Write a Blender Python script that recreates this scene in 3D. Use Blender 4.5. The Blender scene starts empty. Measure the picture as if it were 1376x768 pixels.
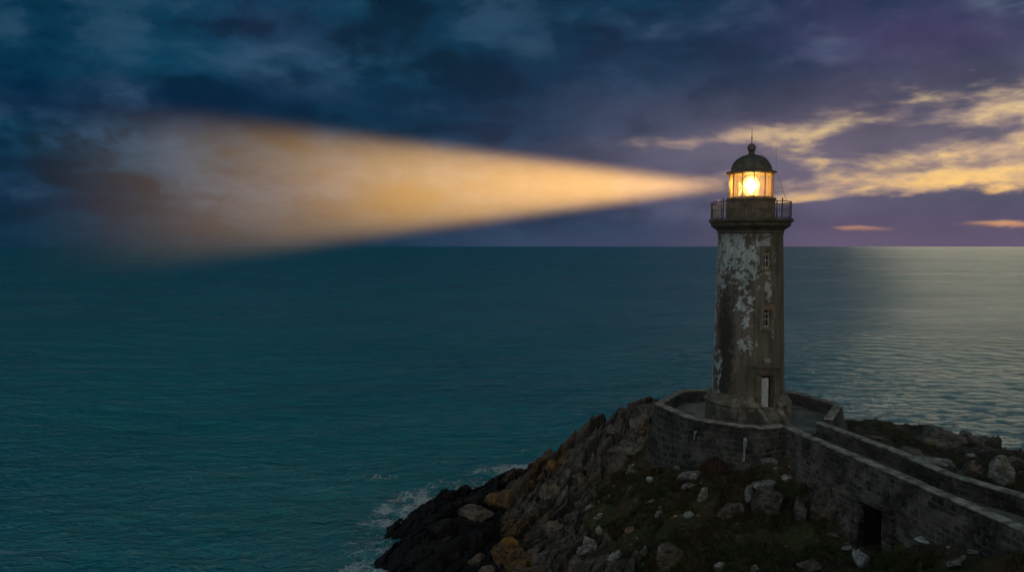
import bpy, math, random
import numpy as np
from mathutils import Vector, Matrix

# ------------------------------------------------------------------ basics
scene = bpy.context.scene
COL = scene.collection
rng = random.Random(7)
PI = math.pi
CAM_H = 22.0
PITCH = 0.0543
FPX = 1000.0                     # focal length in pixels of the 1376 px wide picture


def lin(r, g, b):
    def f(c):
        c = c / 255.0
        return c / 12.92 if c <= 0.04045 else ((c + 0.055) / 1.055) ** 2.4
    return (f(r), f(g), f(b), 1.0)


def ray(px, py):
    u = (px - 688.0) / FPX
    v = (py - 384.0) / FPX
    c, s = math.cos(PITCH), math.sin(PITCH)
    return Vector((u, c - v * s, -s - v * c))


def atY(px, py, Y):
    d = ray(px, py)
    t = Y / d.y
    return Vector((d.x * t, Y, CAM_H + d.z * t))


def atZ(px, py, Z):
    d = ray(px, py)
    t = (Z - CAM_H) / d.z
    return Vector((d.x * t, d.y * t, Z))


# ------------------------------------------------------------------ camera
cam_d = bpy.data.cameras.new('camera')
cam = bpy.data.objects.new('camera', cam_d)
COL.objects.link(cam)
cam.location = (0, 0, CAM_H)
cam.rotation_euler = (PI / 2 - PITCH, 0, 0)
cam_d.sensor_width = 36.0
cam_d.lens = 36.0 * FPX / 1376.0
cam_d.clip_start = 0.5
cam_d.clip_end = 60000
scene.camera = cam

scene.view_settings.view_transform = 'Standard'
scene.view_settings.look = 'None'
scene.view_settings.exposure = 0.0
scene.view_settings.gamma = 1.0
scene.render.engine = 'CYCLES'
cy = scene.cycles
cy.use_denoising = True
cy.max_bounces = 6
cy.diffuse_bounces = 2
cy.glossy_bounces = 2
cy.transmission_bounces = 2
cy.transparent_max_bounces = 12
cy.volume_bounces = 0
cy.caustics_reflective = False
cy.caustics_refractive = False


# ------------------------------------------------------------------ node helpers
class N:
    """small helper to write shader maths as expressions"""
    def __init__(self, tree):
        self.t = tree
        self.n = tree.nodes
        self.l = tree.links

    def node(self, typ, **kw):
        nd = self.n.new(typ)
        for k, v in kw.items():
            setattr(nd, k, v)
        return nd

    def put(self, sock, v):
        if v is None:
            return
        if isinstance(v, bpy.types.NodeSocket):
            self.l.new(v, sock)
        else:
            sock.default_value = v

    def m(self, op, a, b=None, c=None, clamp=False):
        nd = self.node('ShaderNodeMath', operation=op, use_clamp=clamp)
        self.put(nd.inputs[0], a)
        if b is not None:
            self.put(nd.inputs[1], b)
        if c is not None:
            self.put(nd.inputs[2], c)
        return nd.outputs[0]

    def add(self, a, b): return self.m('ADD', a, b)
    def sub(self, a, b): return self.m('SUBTRACT', a, b)
    def mul(self, a, b): return self.m('MULTIPLY', a, b)
    def madd(self, a, b, c): return self.m('MULTIPLY_ADD', a, b, c)

    def smooth(self, x, lo, hi):
        nd = self.node('ShaderNodeMapRange', interpolation_type='SMOOTHSTEP')
        self.put(nd.inputs[0], x)
        nd.inputs[1].default_value = lo
        nd.inputs[2].default_value = hi
        return nd.outputs[0]

    def vec(self, x, y, z):
        nd = self.node('ShaderNodeCombineXYZ')
        for i, v in enumerate((x, y, z)):
            self.put(nd.inputs[i], v)
        return nd.outputs[0]

    def sep(self, v):
        nd = self.node('ShaderNodeSeparateXYZ')
        self.put(nd.inputs[0], v)
        return nd.outputs

    def noise(self, v, scale=1.0, detail=6.0, rough=0.55, dist=0.0, lac=2.0, color=False):
        nd = self.node('ShaderNodeTexNoise')
        if v is not None:
            self.put(nd.inputs['Vector'], v)
        nd.inputs['Scale'].default_value = scale
        nd.inputs['Detail'].default_value = detail
        nd.inputs['Roughness'].default_value = rough
        nd.inputs['Distortion'].default_value = dist
        nd.inputs['Lacunarity'].default_value = lac
        return nd.outputs['Color' if color else 'Fac']

    def voro(self, v, scale=1.0, feature='F1', out='Distance', rand=1.0):
        nd = self.node('ShaderNodeTexVoronoi', feature=feature)
        if v is not None:
            self.put(nd.inputs['Vector'], v)
        nd.inputs['Scale'].default_value = scale
        nd.inputs['Randomness'].default_value = rand
        return nd.outputs[out]

    def mix(self, f, a, b):
        nd = self.node('ShaderNodeMix', data_type='RGBA')
        self.put(nd.inputs[0], f)
        self.put(nd.inputs[6], a)
        self.put(nd.inputs[7], b)
        return nd.outputs[2]

    def gauss(self, x, y, cx, cy_, sx, sy):
        a = self.madd(x, 1.0 / sx, -cx / sx)
        b = self.madd(y, 1.0 / sy, -cy_ / sy)
        s = self.m('MULTIPLY_ADD', a, a, self.mul(b, b))
        return self.m('EXPONENT', self.mul(s, -1.0))

    def map(self, v, scale=(1, 1, 1), loc=(0, 0, 0), rot=(0, 0, 0)):
        nd = self.node('ShaderNodeMapping')
        self.put(nd.inputs[0], v)
        nd.inputs['Location'].default_value = loc
        nd.inputs['Rotation'].default_value = rot
        nd.inputs['Scale'].default_value = scale
        return nd.outputs[0]

    def bump(self, h, strength, dist, normal=None):
        nd = self.node('ShaderNodeBump')
        nd.inputs['Strength'].default_value = strength
        nd.inputs['Distance'].default_value = dist
        self.put(nd.inputs['Height'], h)
        if normal is not None:
            self.put(nd.inputs['Normal'], normal)
        return nd.outputs[0]


# ------------------------------------------------------------------ world: dusk sky with broken cloud
SUN_AZ = math.radians(33.0)      # measured from +Y towards +X
SUN_EL = math.radians(4.0)
world = bpy.data.worlds.new('World')
scene.world = world
world.use_nodes = True
world.node_tree.nodes.clear()
w = N(world.node_tree)


def pxaz(px): return math.atan((px - 688.0) / FPX)
def pxel(px, py): return (329.6 - py) / FPX * math.cos(pxaz(px))


sky = w.node('ShaderNodeTexSky')
sky.sky_type = 'NISHITA'
sky.sun_disc = False
sky.sun_elevation = SUN_EL
sky.sun_rotation = SUN_AZ
sky.dust_density = 3.0
tc = w.node('ShaderNodeTexCoord').outputs['Generated']
dx, dy, dz = w.sep(tc)
az = w.m('ARCTAN2', dx, dy)
el = w.m('ARCSINE', dz)
k = w.m('DIVIDE', 1.0, w.add(w.m('MAXIMUM', dz, 0.0), 0.16))
plane = w.vec(w.mul(dx, k), w.mul(dy, k), 0.0)
# stretched angular coordinates, for the streaky layers near the horizon
ang = w.vec(w.mul(dx, 3.0), w.mul(dy, 3.0), w.mul(dz, 11.0))
nA = w.noise(plane, 1.05, 9.0, 0.58, 0.25)
nB = w.noise(w.map(ang, loc=(3.1, 7.7, 1.3)), 1.3, 9.0, 0.58, 0.5)
nC = w.noise(w.map(plane, loc=(11.0, 4.0, 2.0)), 0.55, 5.0, 0.5, 0.2)
nE = w.noise(w.map(ang, loc=(1.0, 8.0, 4.0)), 9.0, 5.0, 0.6, 0.1)
nD = w.noise(w.map(ang, loc=(-5.0, 2.0, 9.3)), 3.2, 7.0, 0.55, 0.15)
azw = w.madd(w.sub(nC, 0.5), 0.30, az)
elw = w.madd(w.sub(nB, 0.5), 0.085, el)
elw2 = w.madd(w.sub(nB, 0.5), 0.035, el)


def blob(px, py, sx, sy, el_s=None):
    return w.gauss(azw, el_s if el_s is not None else elw, pxaz(px), pxel(px, py), sx, sy)


def total(terms):
    acc = None
    for amp, t in terms:
        acc = w.mul(t, amp) if acc is None else w.madd(t, amp, acc)
    return acc


# ---- cloud colour: navy and teal to one side, violet towards the set sun
c_navy = lin(6, 36, 62)
c_teal = lin(14, 66, 92)
c_mauve = lin(68, 60, 98)
c_grey = lin(66, 92, 124)
tex = w.smooth(w.madd(nA, 0.60, w.mul(nB, 0.40)), 0.34, 0.66)
lump = w.smooth(w.noise(w.map(plane, loc=(2.0, 9.0, 5.0)), 2.6, 7.0, 0.55, 0.3), 0.32, 0.70)
lump2 = w.smooth(w.noise(w.map(w.vec(w.mul(dx, 3.0), w.mul(dy, 3.0), w.mul(dz, 6.5)), loc=(6.0, 2.0, 3.0)), 2.3, 6.0, 0.55, 0.3), 0.34, 0.68)
puff = w.madd(lump, 0.45, w.mul(lump2, 0.55))
cl = w.mix(tex, c_navy, c_teal)
nP = w.noise(w.map(w.vec(w.mul(dx, 3.0), w.mul(dy, 3.0), w.mul(dz, 5.5)), loc=(4.0, 12.0, 6.0)), 2.1, 9.0, 0.61, 0.15)
puff = w.madd(w.smooth(nP, 0.36, 0.66), 0.6, w.mul(puff, 0.4))
cl = w.mix(w.mul(w.smooth(puff, 0.45, 0.95), 0.62), cl, lin(50, 84, 110))
cl = w.mix(w.mul(w.smooth(puff, 0.45, 0.08), 0.80), cl, lin(5, 28, 46))
viol = w.m('MINIMUM', total([(0.9, blob(1060, 215, 0.25, 0.085)), (0.75, blob(1290, 290, 0.34, 0.075)),
                             (0.55, blob(1150, 70, 0.30, 0.07)), (0.30, blob(720, 180, 0.10, 0.04)),
                             (0.30, blob(370, 30, 0.07, 0.045)), (0.5, blob(1330, 20, 0.2, 0.06))]), 1.0)
violc = w.mix(w.smooth(nA, 0.38, 0.62), lin(30, 50, 82), c_mauve)
violc = w.mix(w.mul(w.smooth(puff, 0.45, 0.95), 0.5), violc, lin(92, 88, 128))
violc = w.mix(w.mul(w.smooth(puff, 0.45, 0.12), 0.6), violc, lin(44, 48, 84))
cl = w.mix(w.mul(viol, w.smooth(nC, 0.12, 0.55)), cl, violc)
# dark bellies
dark = w.m('MINIMUM', total([(0.8, blob(60, 120, 0.16, 0.03)), (0.85, blob(330, 140, 0.18, 0.035)),
                             (0.35, blob(90, 285, 0.25, 0.05)), (0.55, blob(620, 130, 0.16, 0.04)),
                             (0.5, blob(950, 150, 0.2, 0.04)), (0.45, blob(1190, 175, 0.10, 0.022))]), 1.0)
cl = w.mix(w.mul(dark, 0.80), cl, lin(4, 34, 62))
# pale teal wisps on the cloud edges
wisp = total([(1.0, blob(200, 130, 0.07, 0.016)), (0.8, blob(420, 90, 0.10, 0.03)), (0.9, blob(515, 102, 0.05, 0.016)),
              (0.7, blob(120, 170, 0.12, 0.018)), (0.5, blob(1113, 68, 0.030, 0.018)), (0.5, blob(850, 45, 0.06, 0.02)),
              (1.0, blob(1350, 5, 0.05, 0.02)), (0.6, blob(520, 5, 0.06, 0.012)), (0.5, blob(250, 190, 0.25, 0.02)), (0.45, blob(330, 250, 0.3, 0.02))])
cl = w.mix(w.m('MINIMUM', w.mul(wisp, w.mul(w.smooth(nP, 0.40, 0.66), 0.75)), 1.0), cl, c_grey)

# soft warm veil round the openings
veil = w.m('MINIMUM', total([(0.66, w.gauss(azw, elw2, 0.60, 0.115, 0.36, 0.075)), (0.35, blob(1000, 200, 0.2, 0.025))]), 1.0)
cl = w.mix(w.mul(veil, w.madd(nP, 0.9, 0.2)), cl, lin(136, 122, 128))
cl = w.mix(w.mul(w.gauss(azw, elw2, pxaz(1090), 0.085, 0.24, 0.075), w.madd(nP, 0.9, 0.05)), cl, lin(112, 106, 130))
# ---- the openings where the low light comes through
bias = total([(0.13, w.gauss(azw, elw, 0.60, 0.130, 0.23, 0.060)),
              (0.05, blob(1350, 215, 0.12, 0.035)),
              (0.10, blob(1180, 238, 0.16, 0.018)),
              (0.10, blob(1230, 236, 0.25, 0.010, elw2)),
              (0.24, blob(1085, 262, 0.060, 0.007, elw2)),
              (0.17, blob(935, 192, 0.10, 0.012)),
              (0.04, blob(1040, 190, 0.10, 0.018)),
              (0.12, blob(1113, 68, 0.03, 0.022)),
              (0.30, blob(1190, 303, 0.050, 0.0050, elw2)),
              (0.30, blob(1350, 299, 0.055, 0.0046, elw2)),
              (-0.34, blob(1300, 277, 0.32, 0.018, elw2)),
              (-0.26, blob(1180, 180, 0.085, 0.022)),
              (-0.26, blob(1060, 218, 0.12, 0.020)), (-0.12, blob(1290, 222, 0.09, 0.007)), (-0.10, blob(1260, 130, 0.09, 0.014)),
              (-0.20, blob(1365, 163, 0.05, 0.014)),
              (-0.08, blob(1130, 110, 0.3, 0.03))])
ang2 = w.vec(w.mul(dx, 3.0), w.mul(dy, 3.0), w.mul(dz, 8.0))
nG = w.noise(w.map(ang2, loc=(7.0, 1.0, 2.0)), 3.4, 7.0, 0.58, 0.15)
gapn = w.madd(nD, 0.55, w.madd(nB, 0.55, w.madd(nG, 0.65, w.madd(nE, 0.12, -0.435))))
reg = total([(1.0, w.gauss(azw, elw, 0.63, 0.130, 0.25, 0.075)), (0.8, blob(1180, 232, 0.20, 0.022)), (0.8, blob(1085, 262, 0.07, 0.008, elw2)),
             (0.7, blob(950, 190, 0.12, 0.014)), (0.45, blob(1050, 200, 0.14, 0.030)), (0.22, blob(1113, 68, 0.035, 0.02)), (0.35, blob(1350, 5, 0.05, 0.02)),
             (0.50, blob(1185, 304, 0.042, 0.0045, elw2)), (0.60, blob(1365, 299, 0.05, 0.0045, elw2)), (-0.9, blob(1300, 277, 0.34, 0.017, elw2))])
gsum = w.add(gapn, w.mul(bias, 0.85))
gap = w.mul(w.mul(w.smooth(reg, 0.05, 0.70), w.smooth(gsum, 0.45, 0.70)), 0.94)
gold = w.mix(w.smooth(el, 0.03, 0.16), lin(240, 192, 108), lin(220, 196, 140))
gold = w.mix(w.smooth(w.madd(nG, 1.0, gsum), 1.42, 0.98), gold, lin(146, 132, 136))
gold = w.mix(w.smooth(az, 0.18, 0.50), lin(178, 150, 138), gold)
gold = w.mix(w.smooth(el, 0.034, 0.022), gold, lin(206, 146, 112))
gold = w.mix(w.smooth(el, 0.19, 0.25), gold, lin(112, 138, 165))
# a little of the clear evening sky itself in the openings
skyc = w.node('ShaderNodeVectorMath', operation='SCALE')
w.l.new(sky.outputs[0], skyc.inputs[0])
skyc.inputs['Scale'].default_value = 0.05
addn = w.node('ShaderNodeMix', data_type='RGBA', blend_type='ADD')
addn.inputs[0].default_value = 0.12
w.l.new(gold, addn.inputs[6])
w.l.new(skyc.outputs[0], addn.inputs[7])
col = w.mix(gap, cl, addn.outputs[2])
# haze band just over the sea
hz = w.smooth(el, 0.055, 0.0)
hcol = w.mix(w.smooth(az, -0.25, 0.12), lin(14, 48, 68), lin(66, 76, 106))
hcol = w.mix(w.smooth(az, 0.12, 0.45), hcol, lin(112, 96, 120))
col = w.mix(w.mul(hz, w.mul(w.sub(1.0, gap), 0.72)), col, hcol)
# out of the picture: open blue sky, brightened behind and left to light the tower
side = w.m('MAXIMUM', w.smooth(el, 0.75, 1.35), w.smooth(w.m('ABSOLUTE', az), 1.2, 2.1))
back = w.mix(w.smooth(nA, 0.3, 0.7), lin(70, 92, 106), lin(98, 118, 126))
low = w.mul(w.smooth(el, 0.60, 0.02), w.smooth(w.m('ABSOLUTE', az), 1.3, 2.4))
back = w.mix(low, back, tuple(1.9 * c for c in lin(252, 238, 216)[:3]) + (1,))  # warm low band added behind the camera to light the tower front
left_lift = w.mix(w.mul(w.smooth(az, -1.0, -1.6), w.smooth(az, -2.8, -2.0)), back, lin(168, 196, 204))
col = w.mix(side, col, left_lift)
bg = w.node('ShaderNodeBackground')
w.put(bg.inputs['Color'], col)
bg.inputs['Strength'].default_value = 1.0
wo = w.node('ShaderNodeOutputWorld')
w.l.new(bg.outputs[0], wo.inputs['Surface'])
world.cycles.sampling_method = 'MANUAL'
world.cycles.sample_map_resolution = 512

# the set sun, veiled by cloud: very weak, broad, warm
sun_d = bpy.data.lights.new('sun', 'SUN')
sun = bpy.data.objects.new('sun', sun_d)
COL.objects.link(sun)
sun_d.energy = 0.12
sun_d.angle = math.radians(18)
sun_d.specular_factor = 0.15
sun_d.color = (1.0, 0.70, 0.42)
sd = Vector((math.sin(SUN_AZ) * math.cos(SUN_EL), math.cos(SUN_AZ) * math.cos(SUN_EL), math.sin(SUN_EL) + 0.08))
sun.rotation_euler = (-sd).to_track_quat('-Z', 'Y').to_euler()


# ------------------------------------------------------------------ numpy noise
def _hash(ix, iy, iz, seed):
    h = (ix.astype(np.int64) * 374761393 + iy.astype(np.int64) * 668265263 + iz.astype(np.int64) * 2147483647 + seed * 974634777) & 0xffffffff
    h = ((h ^ (h >> 13)) * 1274126177) & 0xffffffff
    h = ((h ^ (h >> 16)) * 2246822519) & 0xffffffff
    h = h ^ (h >> 15)
    return (h & 0xffffff).astype(np.float64) / float(0xffffff)


def vnoise(x, y, z, seed=0):
    x, y, z = np.broadcast_arrays(np.asarray(x, float), np.asarray(y, float), np.asarray(z, float))
    ix, iy, iz = np.floor(x), np.floor(y), np.floor(z)
    fx, fy, fz = x - ix, y - iy, z - iz
    ux, uy, uz = (f * f * f * (f * (f * 6 - 15) + 10) for f in (fx, fy, fz))
    r = 0
    for a in (0, 1):
        for b in (0, 1):
            for c in (0, 1):
                wgt = (ux if a else 1 - ux) * (uy if b else 1 - uy) * (uz if c else 1 - uz)
                r = r + wgt * _hash(ix + a, iy + b, iz + c, seed)
    return r * 2 - 1


def fbm(x, y, z, seed=0, octv=5, gain=0.5):
    r, a, f = 0, 1.0, 1.0
    for i in range(octv):
        r = r + a * vnoise(np.asarray(x) * f, np.asarray(y) * f, np.asarray(z) * f, seed + i * 17)
        a *= gain
        f *= 2.03
    return r


def worley(x, y, seed=0):
    ix, iy = np.floor(x), np.floor(y)
    f1 = np.full(x.shape, 9.0)
    f2 = np.full(x.shape, 9.0)
    cid = np.zeros(x.shape)
    cx = np.zeros(x.shape)
    cyy = np.zeros(x.shape)
    zero = np.zeros(x.shape)
    for a in (-1, 0, 1):
        for b in (-1, 0, 1):
            jx, jy = ix + a, iy + b
            qx = jx + _hash(jx, jy, zero, seed)
            qy = jy + _hash(jx, jy, zero + 1, seed)
            d = np.hypot(qx - x, qy - y)
            idv = _hash(jx, jy, zero + 2, seed)
            new = d < f1
            f2 = np.where(new, f1, np.minimum(f2, d))
            cid = np.where(new, idv, cid)
            cx = np.where(new, qx, cx)
            cyy = np.where(new, qy, cyy)
            f1 = np.minimum(f1, d)
    return f1, f2, cid, cx, cyy


def sstep(x, lo, hi):
    t = np.clip((x - lo) / (hi - lo), 0, 1)
    return t * t * (3 - 2 * t)


# ------------------------------------------------------------------ mesh helpers
def fast_mesh(name, V, F, smooth=True):
    """V (n,3), F (m,k) with a fixed k"""
    V = np.asarray(V, dtype=np.float32)
    F = np.asarray(F, dtype=np.int32)
    me = bpy.data.meshes.new(name)
    me.vertices.add(len(V))
    me.vertices.foreach_set('co', V.ravel())
    m_, kk = F.shape
    me.loops.add(m_ * kk)
    me.loops.foreach_set('vertex_index', F.ravel())
    me.polygons.add(m_)
    me.polygons.foreach_set('loop_start', np.arange(0, m_ * kk, kk, dtype=np.int32))
    me.polygons.foreach_set('loop_total', np.full(m_, kk, dtype=np.int32))
    me.polygons.foreach_set('use_smooth', np.full(m_, smooth, dtype=bool))
    me.update(calc_edges=True)
    return me


def attr(me, name, vals):
    a = me.attributes.new(name, 'FLOAT', 'POINT')
    a.data.foreach_set('value', np.asarray(vals, dtype=np.float32).ravel())


class MB:
    """collects faces with uv in metres; build() links them as one mesh object"""
    def __init__(self):
        self.v, self.f, self.uv = [], [], []

    def face(self, pts, uvs=None):
        b = len(self.v)
        self.v += [tuple(p) for p in pts]
        self.f.append(tuple(range(b, b + len(pts))))
        self.uv.append(uvs if uvs else [(p[0] + p[1], p[2]) for p in pts])

    def box(self, c, size, M=None, jit=0.0):
        hx, hy, hz_ = size[0] / 2, size[1] / 2, size[2] / 2
        P = []
        for sx in (-1, 1):
            for sy in (-1, 1):
                for sz in (-1, 1):
                    p = Vector((sx * hx, sy * hy, sz * hz_))
                    if jit:
                        p += Vector((rng.uniform(-jit, jit), rng.uniform(-jit, jit), rng.uniform(-jit, jit)))
                    p = Vector(c) + p
                    P.append(M @ p if M is not None else p)
        for q in ((0, 1, 3, 2), (4, 6, 7, 5), (0, 4, 5, 1), (2, 3, 7, 6), (0, 2, 6, 4), (1, 5, 7, 3)):
            self.face([P[i] for i in q])

    def tube(self, pts, r, n=8, cap=True):
        pts = [Vector(p) for p in pts]
        rs = r if isinstance(r, (list, tuple)) else [r] * len(pts)
        rings = []
        for i, p in enumerate(pts):
            d = (pts[min(i + 1, len(pts) - 1)] - pts[max(i - 1, 0)]).normalized()
            a = d.orthogonal().normalized() if abs(d.z) > 0.95 else d.cross(Vector((0, 0, 1))).normalized()
            b = d.cross(a)
            rings.append([p + (a * math.cos(2 * PI * j / n) + b * math.sin(2 * PI * j / n)) * rs[i] for j in range(n)])
        for i in range(len(pts) - 1):
            for j in range(n):
                self.face([rings[i][j], rings[i][(j + 1) % n], rings[i + 1][(j + 1) % n], rings[i + 1][j]])
        if cap:
            self.face(rings[0][::-1])
            self.face(rings[-1])

    def lathe(self, prof, n=64, a0=0.0, a1=2 * PI, jit=None):
        full = abs(a1 - a0 - 2 * PI) < 1e-6
        for i in range(len(prof) - 1):
            (r0, z0), (r1, z1) = prof[i], prof[i + 1]
            for j in range(n):
                t0 = a0 + (a1 - a0) * j / n
                t1 = a0 + (a1 - a0) * (j + 1) / n
                P = [(r0 * math.cos(t0), r0 * math.sin(t0), z0), (r0 * math.cos(t1), r0 * math.sin(t1), z0),
                     (r1 * math.cos(t1), r1 * math.sin(t1), z1), (r1 * math.cos(t0), r1 * math.sin(t0), z1)]
                if r0 < 1e-5:
                    P = P[1:]
                elif r1 < 1e-5:
                    P = P[:3]
                self.face(P)

    def build(self, name, mat, parent=None, smooth=False, weld=True, bevel=0.0):
        me = bpy.data.meshes.new(name)
        me.from_pydata([tuple(p) for p in self.v], [], self.f)
        ul = me.uv_layers.new(name='UVMap')
        flat = [c for u in self.uv for c in u]
        for i, c in enumerate(flat):
            ul.data[i].uv = c
        me.materials.append(mat)
        import bmesh
        bm = bmesh.new()
        bm.from_mesh(me)
        if weld:
            bmesh.ops.remove_doubles(bm, verts=bm.verts, dist=1e-4)
            bmesh.ops.recalc_face_normals(bm, faces=bm.faces)
        bm.to_mesh(me)
        bm.free()
        if smooth:
            for p in me.polygons:
                p.use_smooth = True
            me.set_sharp_from_angle(angle=math.radians(38))
        o = bpy.data.objects.new(name, me)
        COL.objects.link(o)
        if parent is not None:
            o.parent = parent
        if bevel:
            b = o.modifiers.new('bevel', 'BEVEL')
            b.width = bevel
            b.segments = 2
            b.limit_method = 'ANGLE'
        return o


def tag(o, label=None, cat=None, group=None, kind=None):
    if label: o['label'] = label
    if cat: o['category'] = cat
    if group: o['group'] = group
    if kind: o['kind'] = kind
    return o


def empty(name, loc, rotz=0.0):
    o = bpy.data.objects.new(name, None)
    COL.objects.link(o)
    o.location = loc
    o.rotation_euler = (0, 0, rotz)
    o.empty_display_size = 0.5
    return o


def link(name, me, mat=None, parent=None):
    o = bpy.data.objects.new(name, me)
    if mat is not None and not me.materials:
        me.materials.append(mat)
    COL.objects.link(o)
    if parent is not None:
        o.parent = parent
    return o


# ------------------------------------------------------------------ materials
def material(name):
    m = bpy.data.materials.new(name)
    m.use_nodes = True
    m.node_tree.nodes.clear()
    n = N(m.node_tree)
    b = n.node('ShaderNodeBsdfPrincipled')
    o = n.node('ShaderNodeOutputMaterial')
    n.l.new(b.outputs[0], o.inputs['Surface'])
    return m, n, b, o


def objco(n): return n.node('ShaderNodeTexCoord').outputs['Object']
def geopos(n): return n.node('ShaderNodeNewGeometry').outputs['Position']
def getattr_(n, name): return n.node('ShaderNodeAttribute', attribute_name=name).outputs['Fac']


def rgb(r, g, b): return (r, g, b, 1.0)


def simple(name, colr, rough=0.7, metal=0.0, var=0.35, scale=6.0, bump=0.3, bd=0.02, spec=0.3):
    m, n, b, o = material(name)
    p = objco(n)
    f = n.noise(p, scale, 6, 0.6)
    c2 = tuple(c * (1 - var) for c in colr[:3]) + (1.0,)
    c1 = tuple(min(1, c * (1 + var)) for c in colr[:3]) + (1.0,)
    n.put(b.inputs['Base Color'], n.mix(n.smooth(f, 0.3, 0.7), c2, c1))
    b.inputs['Roughness'].default_value = rough
    b.inputs['Metallic'].default_value = metal
    b.inputs['Specular IOR Level'].default_value = spec
    if bump:
        n.put(b.inputs['Normal'], n.bump(n.noise(p, scale * 3, 6, 0.65), bump, bd))
    return m


M = {}


def rock_mat(name, dark, light, lichen=None, lichen_amt=0.5, pale_amt=0.45):
    m, n, b, o = material(name)
    p = geopos(n)
    f = n.noise(p, 1.6, 8, 0.62, 0.3)
    g = n.noise(n.map(p, rot=(0.4, 0.7, 0.3), scale=(1.0, 1.0, 3.2)), 2.4, 8, 0.65, 0.6)
    c = n.mix(n.smooth(f, 0.34, 0.66), dark, light)
    c = n.mix(n.mul(n.smooth(g, 0.50, 0.42), 0.7), c, tuple(x * 0.35 for x in dark[:3]) + (1,))
    sp = n.smooth(n.noise(p, 7.0, 6, 0.7), 0.56, 0.66)
    c = n.mix(n.mul(sp, pale_amt), c, tuple(min(1, x * 1.9) for x in light[:3]) + (1,))
    if lichen:
        lm = n.smooth(n.noise(n.map(p, loc=(5, 9, 2)), 0.9, 7, 0.6), 0.62 - 0.25 * lichen_amt, 0.70 - 0.15 * lichen_amt)
        c = n.mix(n.mul(lm, 0.85), c, lichen)
    n.put(b.inputs['Base Color'], c)
    b.inputs['Roughness'].default_value = 0.85
    b.inputs['Specular IOR Level'].default_value = 0.25
    h = n.madd(n.noise(p, 5.0, 9, 0.68), 0.6, n.mul(g, 0.7))
    n.put(b.inputs['Normal'], n.bump(h, 1.0, 0.15))
    return m


M['rock'] = rock_mat('rock_grey_granite', rgb(.045, .038, .033), rgb(.13, .115, .10), rgb(.16, .10, .035), 0.25)
M['pale'] = rock_mat('rock_pale_granite', rgb(.085, .080, .072), rgb(.28, .27, .25), rgb(.17, .15, .08), 0.2)
M['white'] = rock_mat('rock_white_quartz', rgb(.16, .17, .165), rgb(.36, .38, .37), None)
M['orange'] = rock_mat('rock_orange_lichen', rgb(.045, .030, .018), rgb(.135, .080, .038), rgb(.21, .115, .022), 0.45, 0.25)
M['black'] = rock_mat('rock_wet_black', rgb(.004, .004, .005), rgb(.014, .014, .015), None, 0, 0.1)
M['brown'] = rock_mat('rock_brown', rgb(.055, .042, .035), rgb(.15, .115, .095), rgb(.13, .09, .04), 0.3)
M['red'] = rock_mat('rock_reddish', rgb(.13, .07, .045), rgb(.28, .16, .11), None)


def grass_colour(n, p):
    f = n.noise(p, 0.45, 7, 0.6, 0.4)
    c = n.mix(n.smooth(f, 0.36, 0.62), rgb(.060, .038, .022), rgb(.034, .046, .017))
    c = n.mix(n.mul(n.smooth(n.noise(p, 2.6, 6, 0.65), 0.48, 0.70), 0.8), c, rgb(.120, .095, .046))
    return n.mix(n.mul(n.smooth(n.noise(n.map(p, loc=(3, 3, 3)), 0.9, 6, 0.6), 0.55, 0.68), 0.6), c, rgb(.048, .024, .016))


def make_terrain_mat():
    m, n, b, o = material('headland_rock_and_turf')
    p = geopos(n)
    rockm = getattr_(n, 'rock')
    wet = getattr_(n, 'wet')
    orange = getattr_(n, 'lichen')
    crack = getattr_(n, 'crack')
    f = n.noise(p, 1.1, 9, 0.62, 0.4)
    rc = n.mix(n.smooth(f, 0.34, 0.68), rgb(.042, .034, .028), rgb(.145, .122, .10))
    rc = n.mix(n.mul(n.smooth(n.noise(p, 5.5, 7, 0.7), 0.54, 0.66), 0.55), rc, rgb(.22, .205, .185))
    rc = n.mix(n.mul(n.smooth(n.noise(n.map(p, loc=(8, 1, 4)), 0.6, 6, 0.6), 0.52, 0.66), 0.5), rc, rgb(.055, .062, .045))
    om = n.smooth(n.add(n.madd(orange, 0.55, -0.30), n.noise(p, 1.4, 8, 0.65)), 0.48, 0.66)
    oc = n.mix(n.smooth(n.noise(p, 3.0, 5, 0.6), 0.35, 0.65), rgb(.10, .050, .020), rgb(.20, .105, .025))
    rc = n.mix(n.mul(om, 0.85), rc, oc)
    rc = n.mix(n.mul(crack, 0.85), rc, rgb(.012, .010, .008))
    gc = grass_colour(n, p)
    gm = n.smooth(n.add(rockm, n.madd(n.noise(p, 1.7, 8, 0.65), 0.9, -0.45)), 0.40, 0.60)
    c = n.mix(gm, gc, rc)
    wm = n.smooth(n.add(wet, n.madd(n.noise(p, 0.8, 6, 0.6), 0.5, -0.25)), 0.40, 0.60)
    c = n.mix(wm, c, n.mix(f, rgb(.003, .003, .004), rgb(.012, .012, .013)))
    n.put(b.inputs['Base Color'], c)
    n.put(b.inputs['Roughness'], n.madd(wm, -0.35, 0.92))
    b.inputs['Specular IOR Level'].default_value = 0.2
    hr = n.noise(p, 4.0, 10, 0.7, 0.3)
    hg = n.noise(n.map(p, scale=(1, 1, 0.4)), 12.0, 6, 0.7)
    n.put(b.inputs['Normal'], n.bump(n.mix(gm, hg, hr), 1.0, 0.20))
    return m


M['terrain'] = make_terrain_mat()


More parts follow.
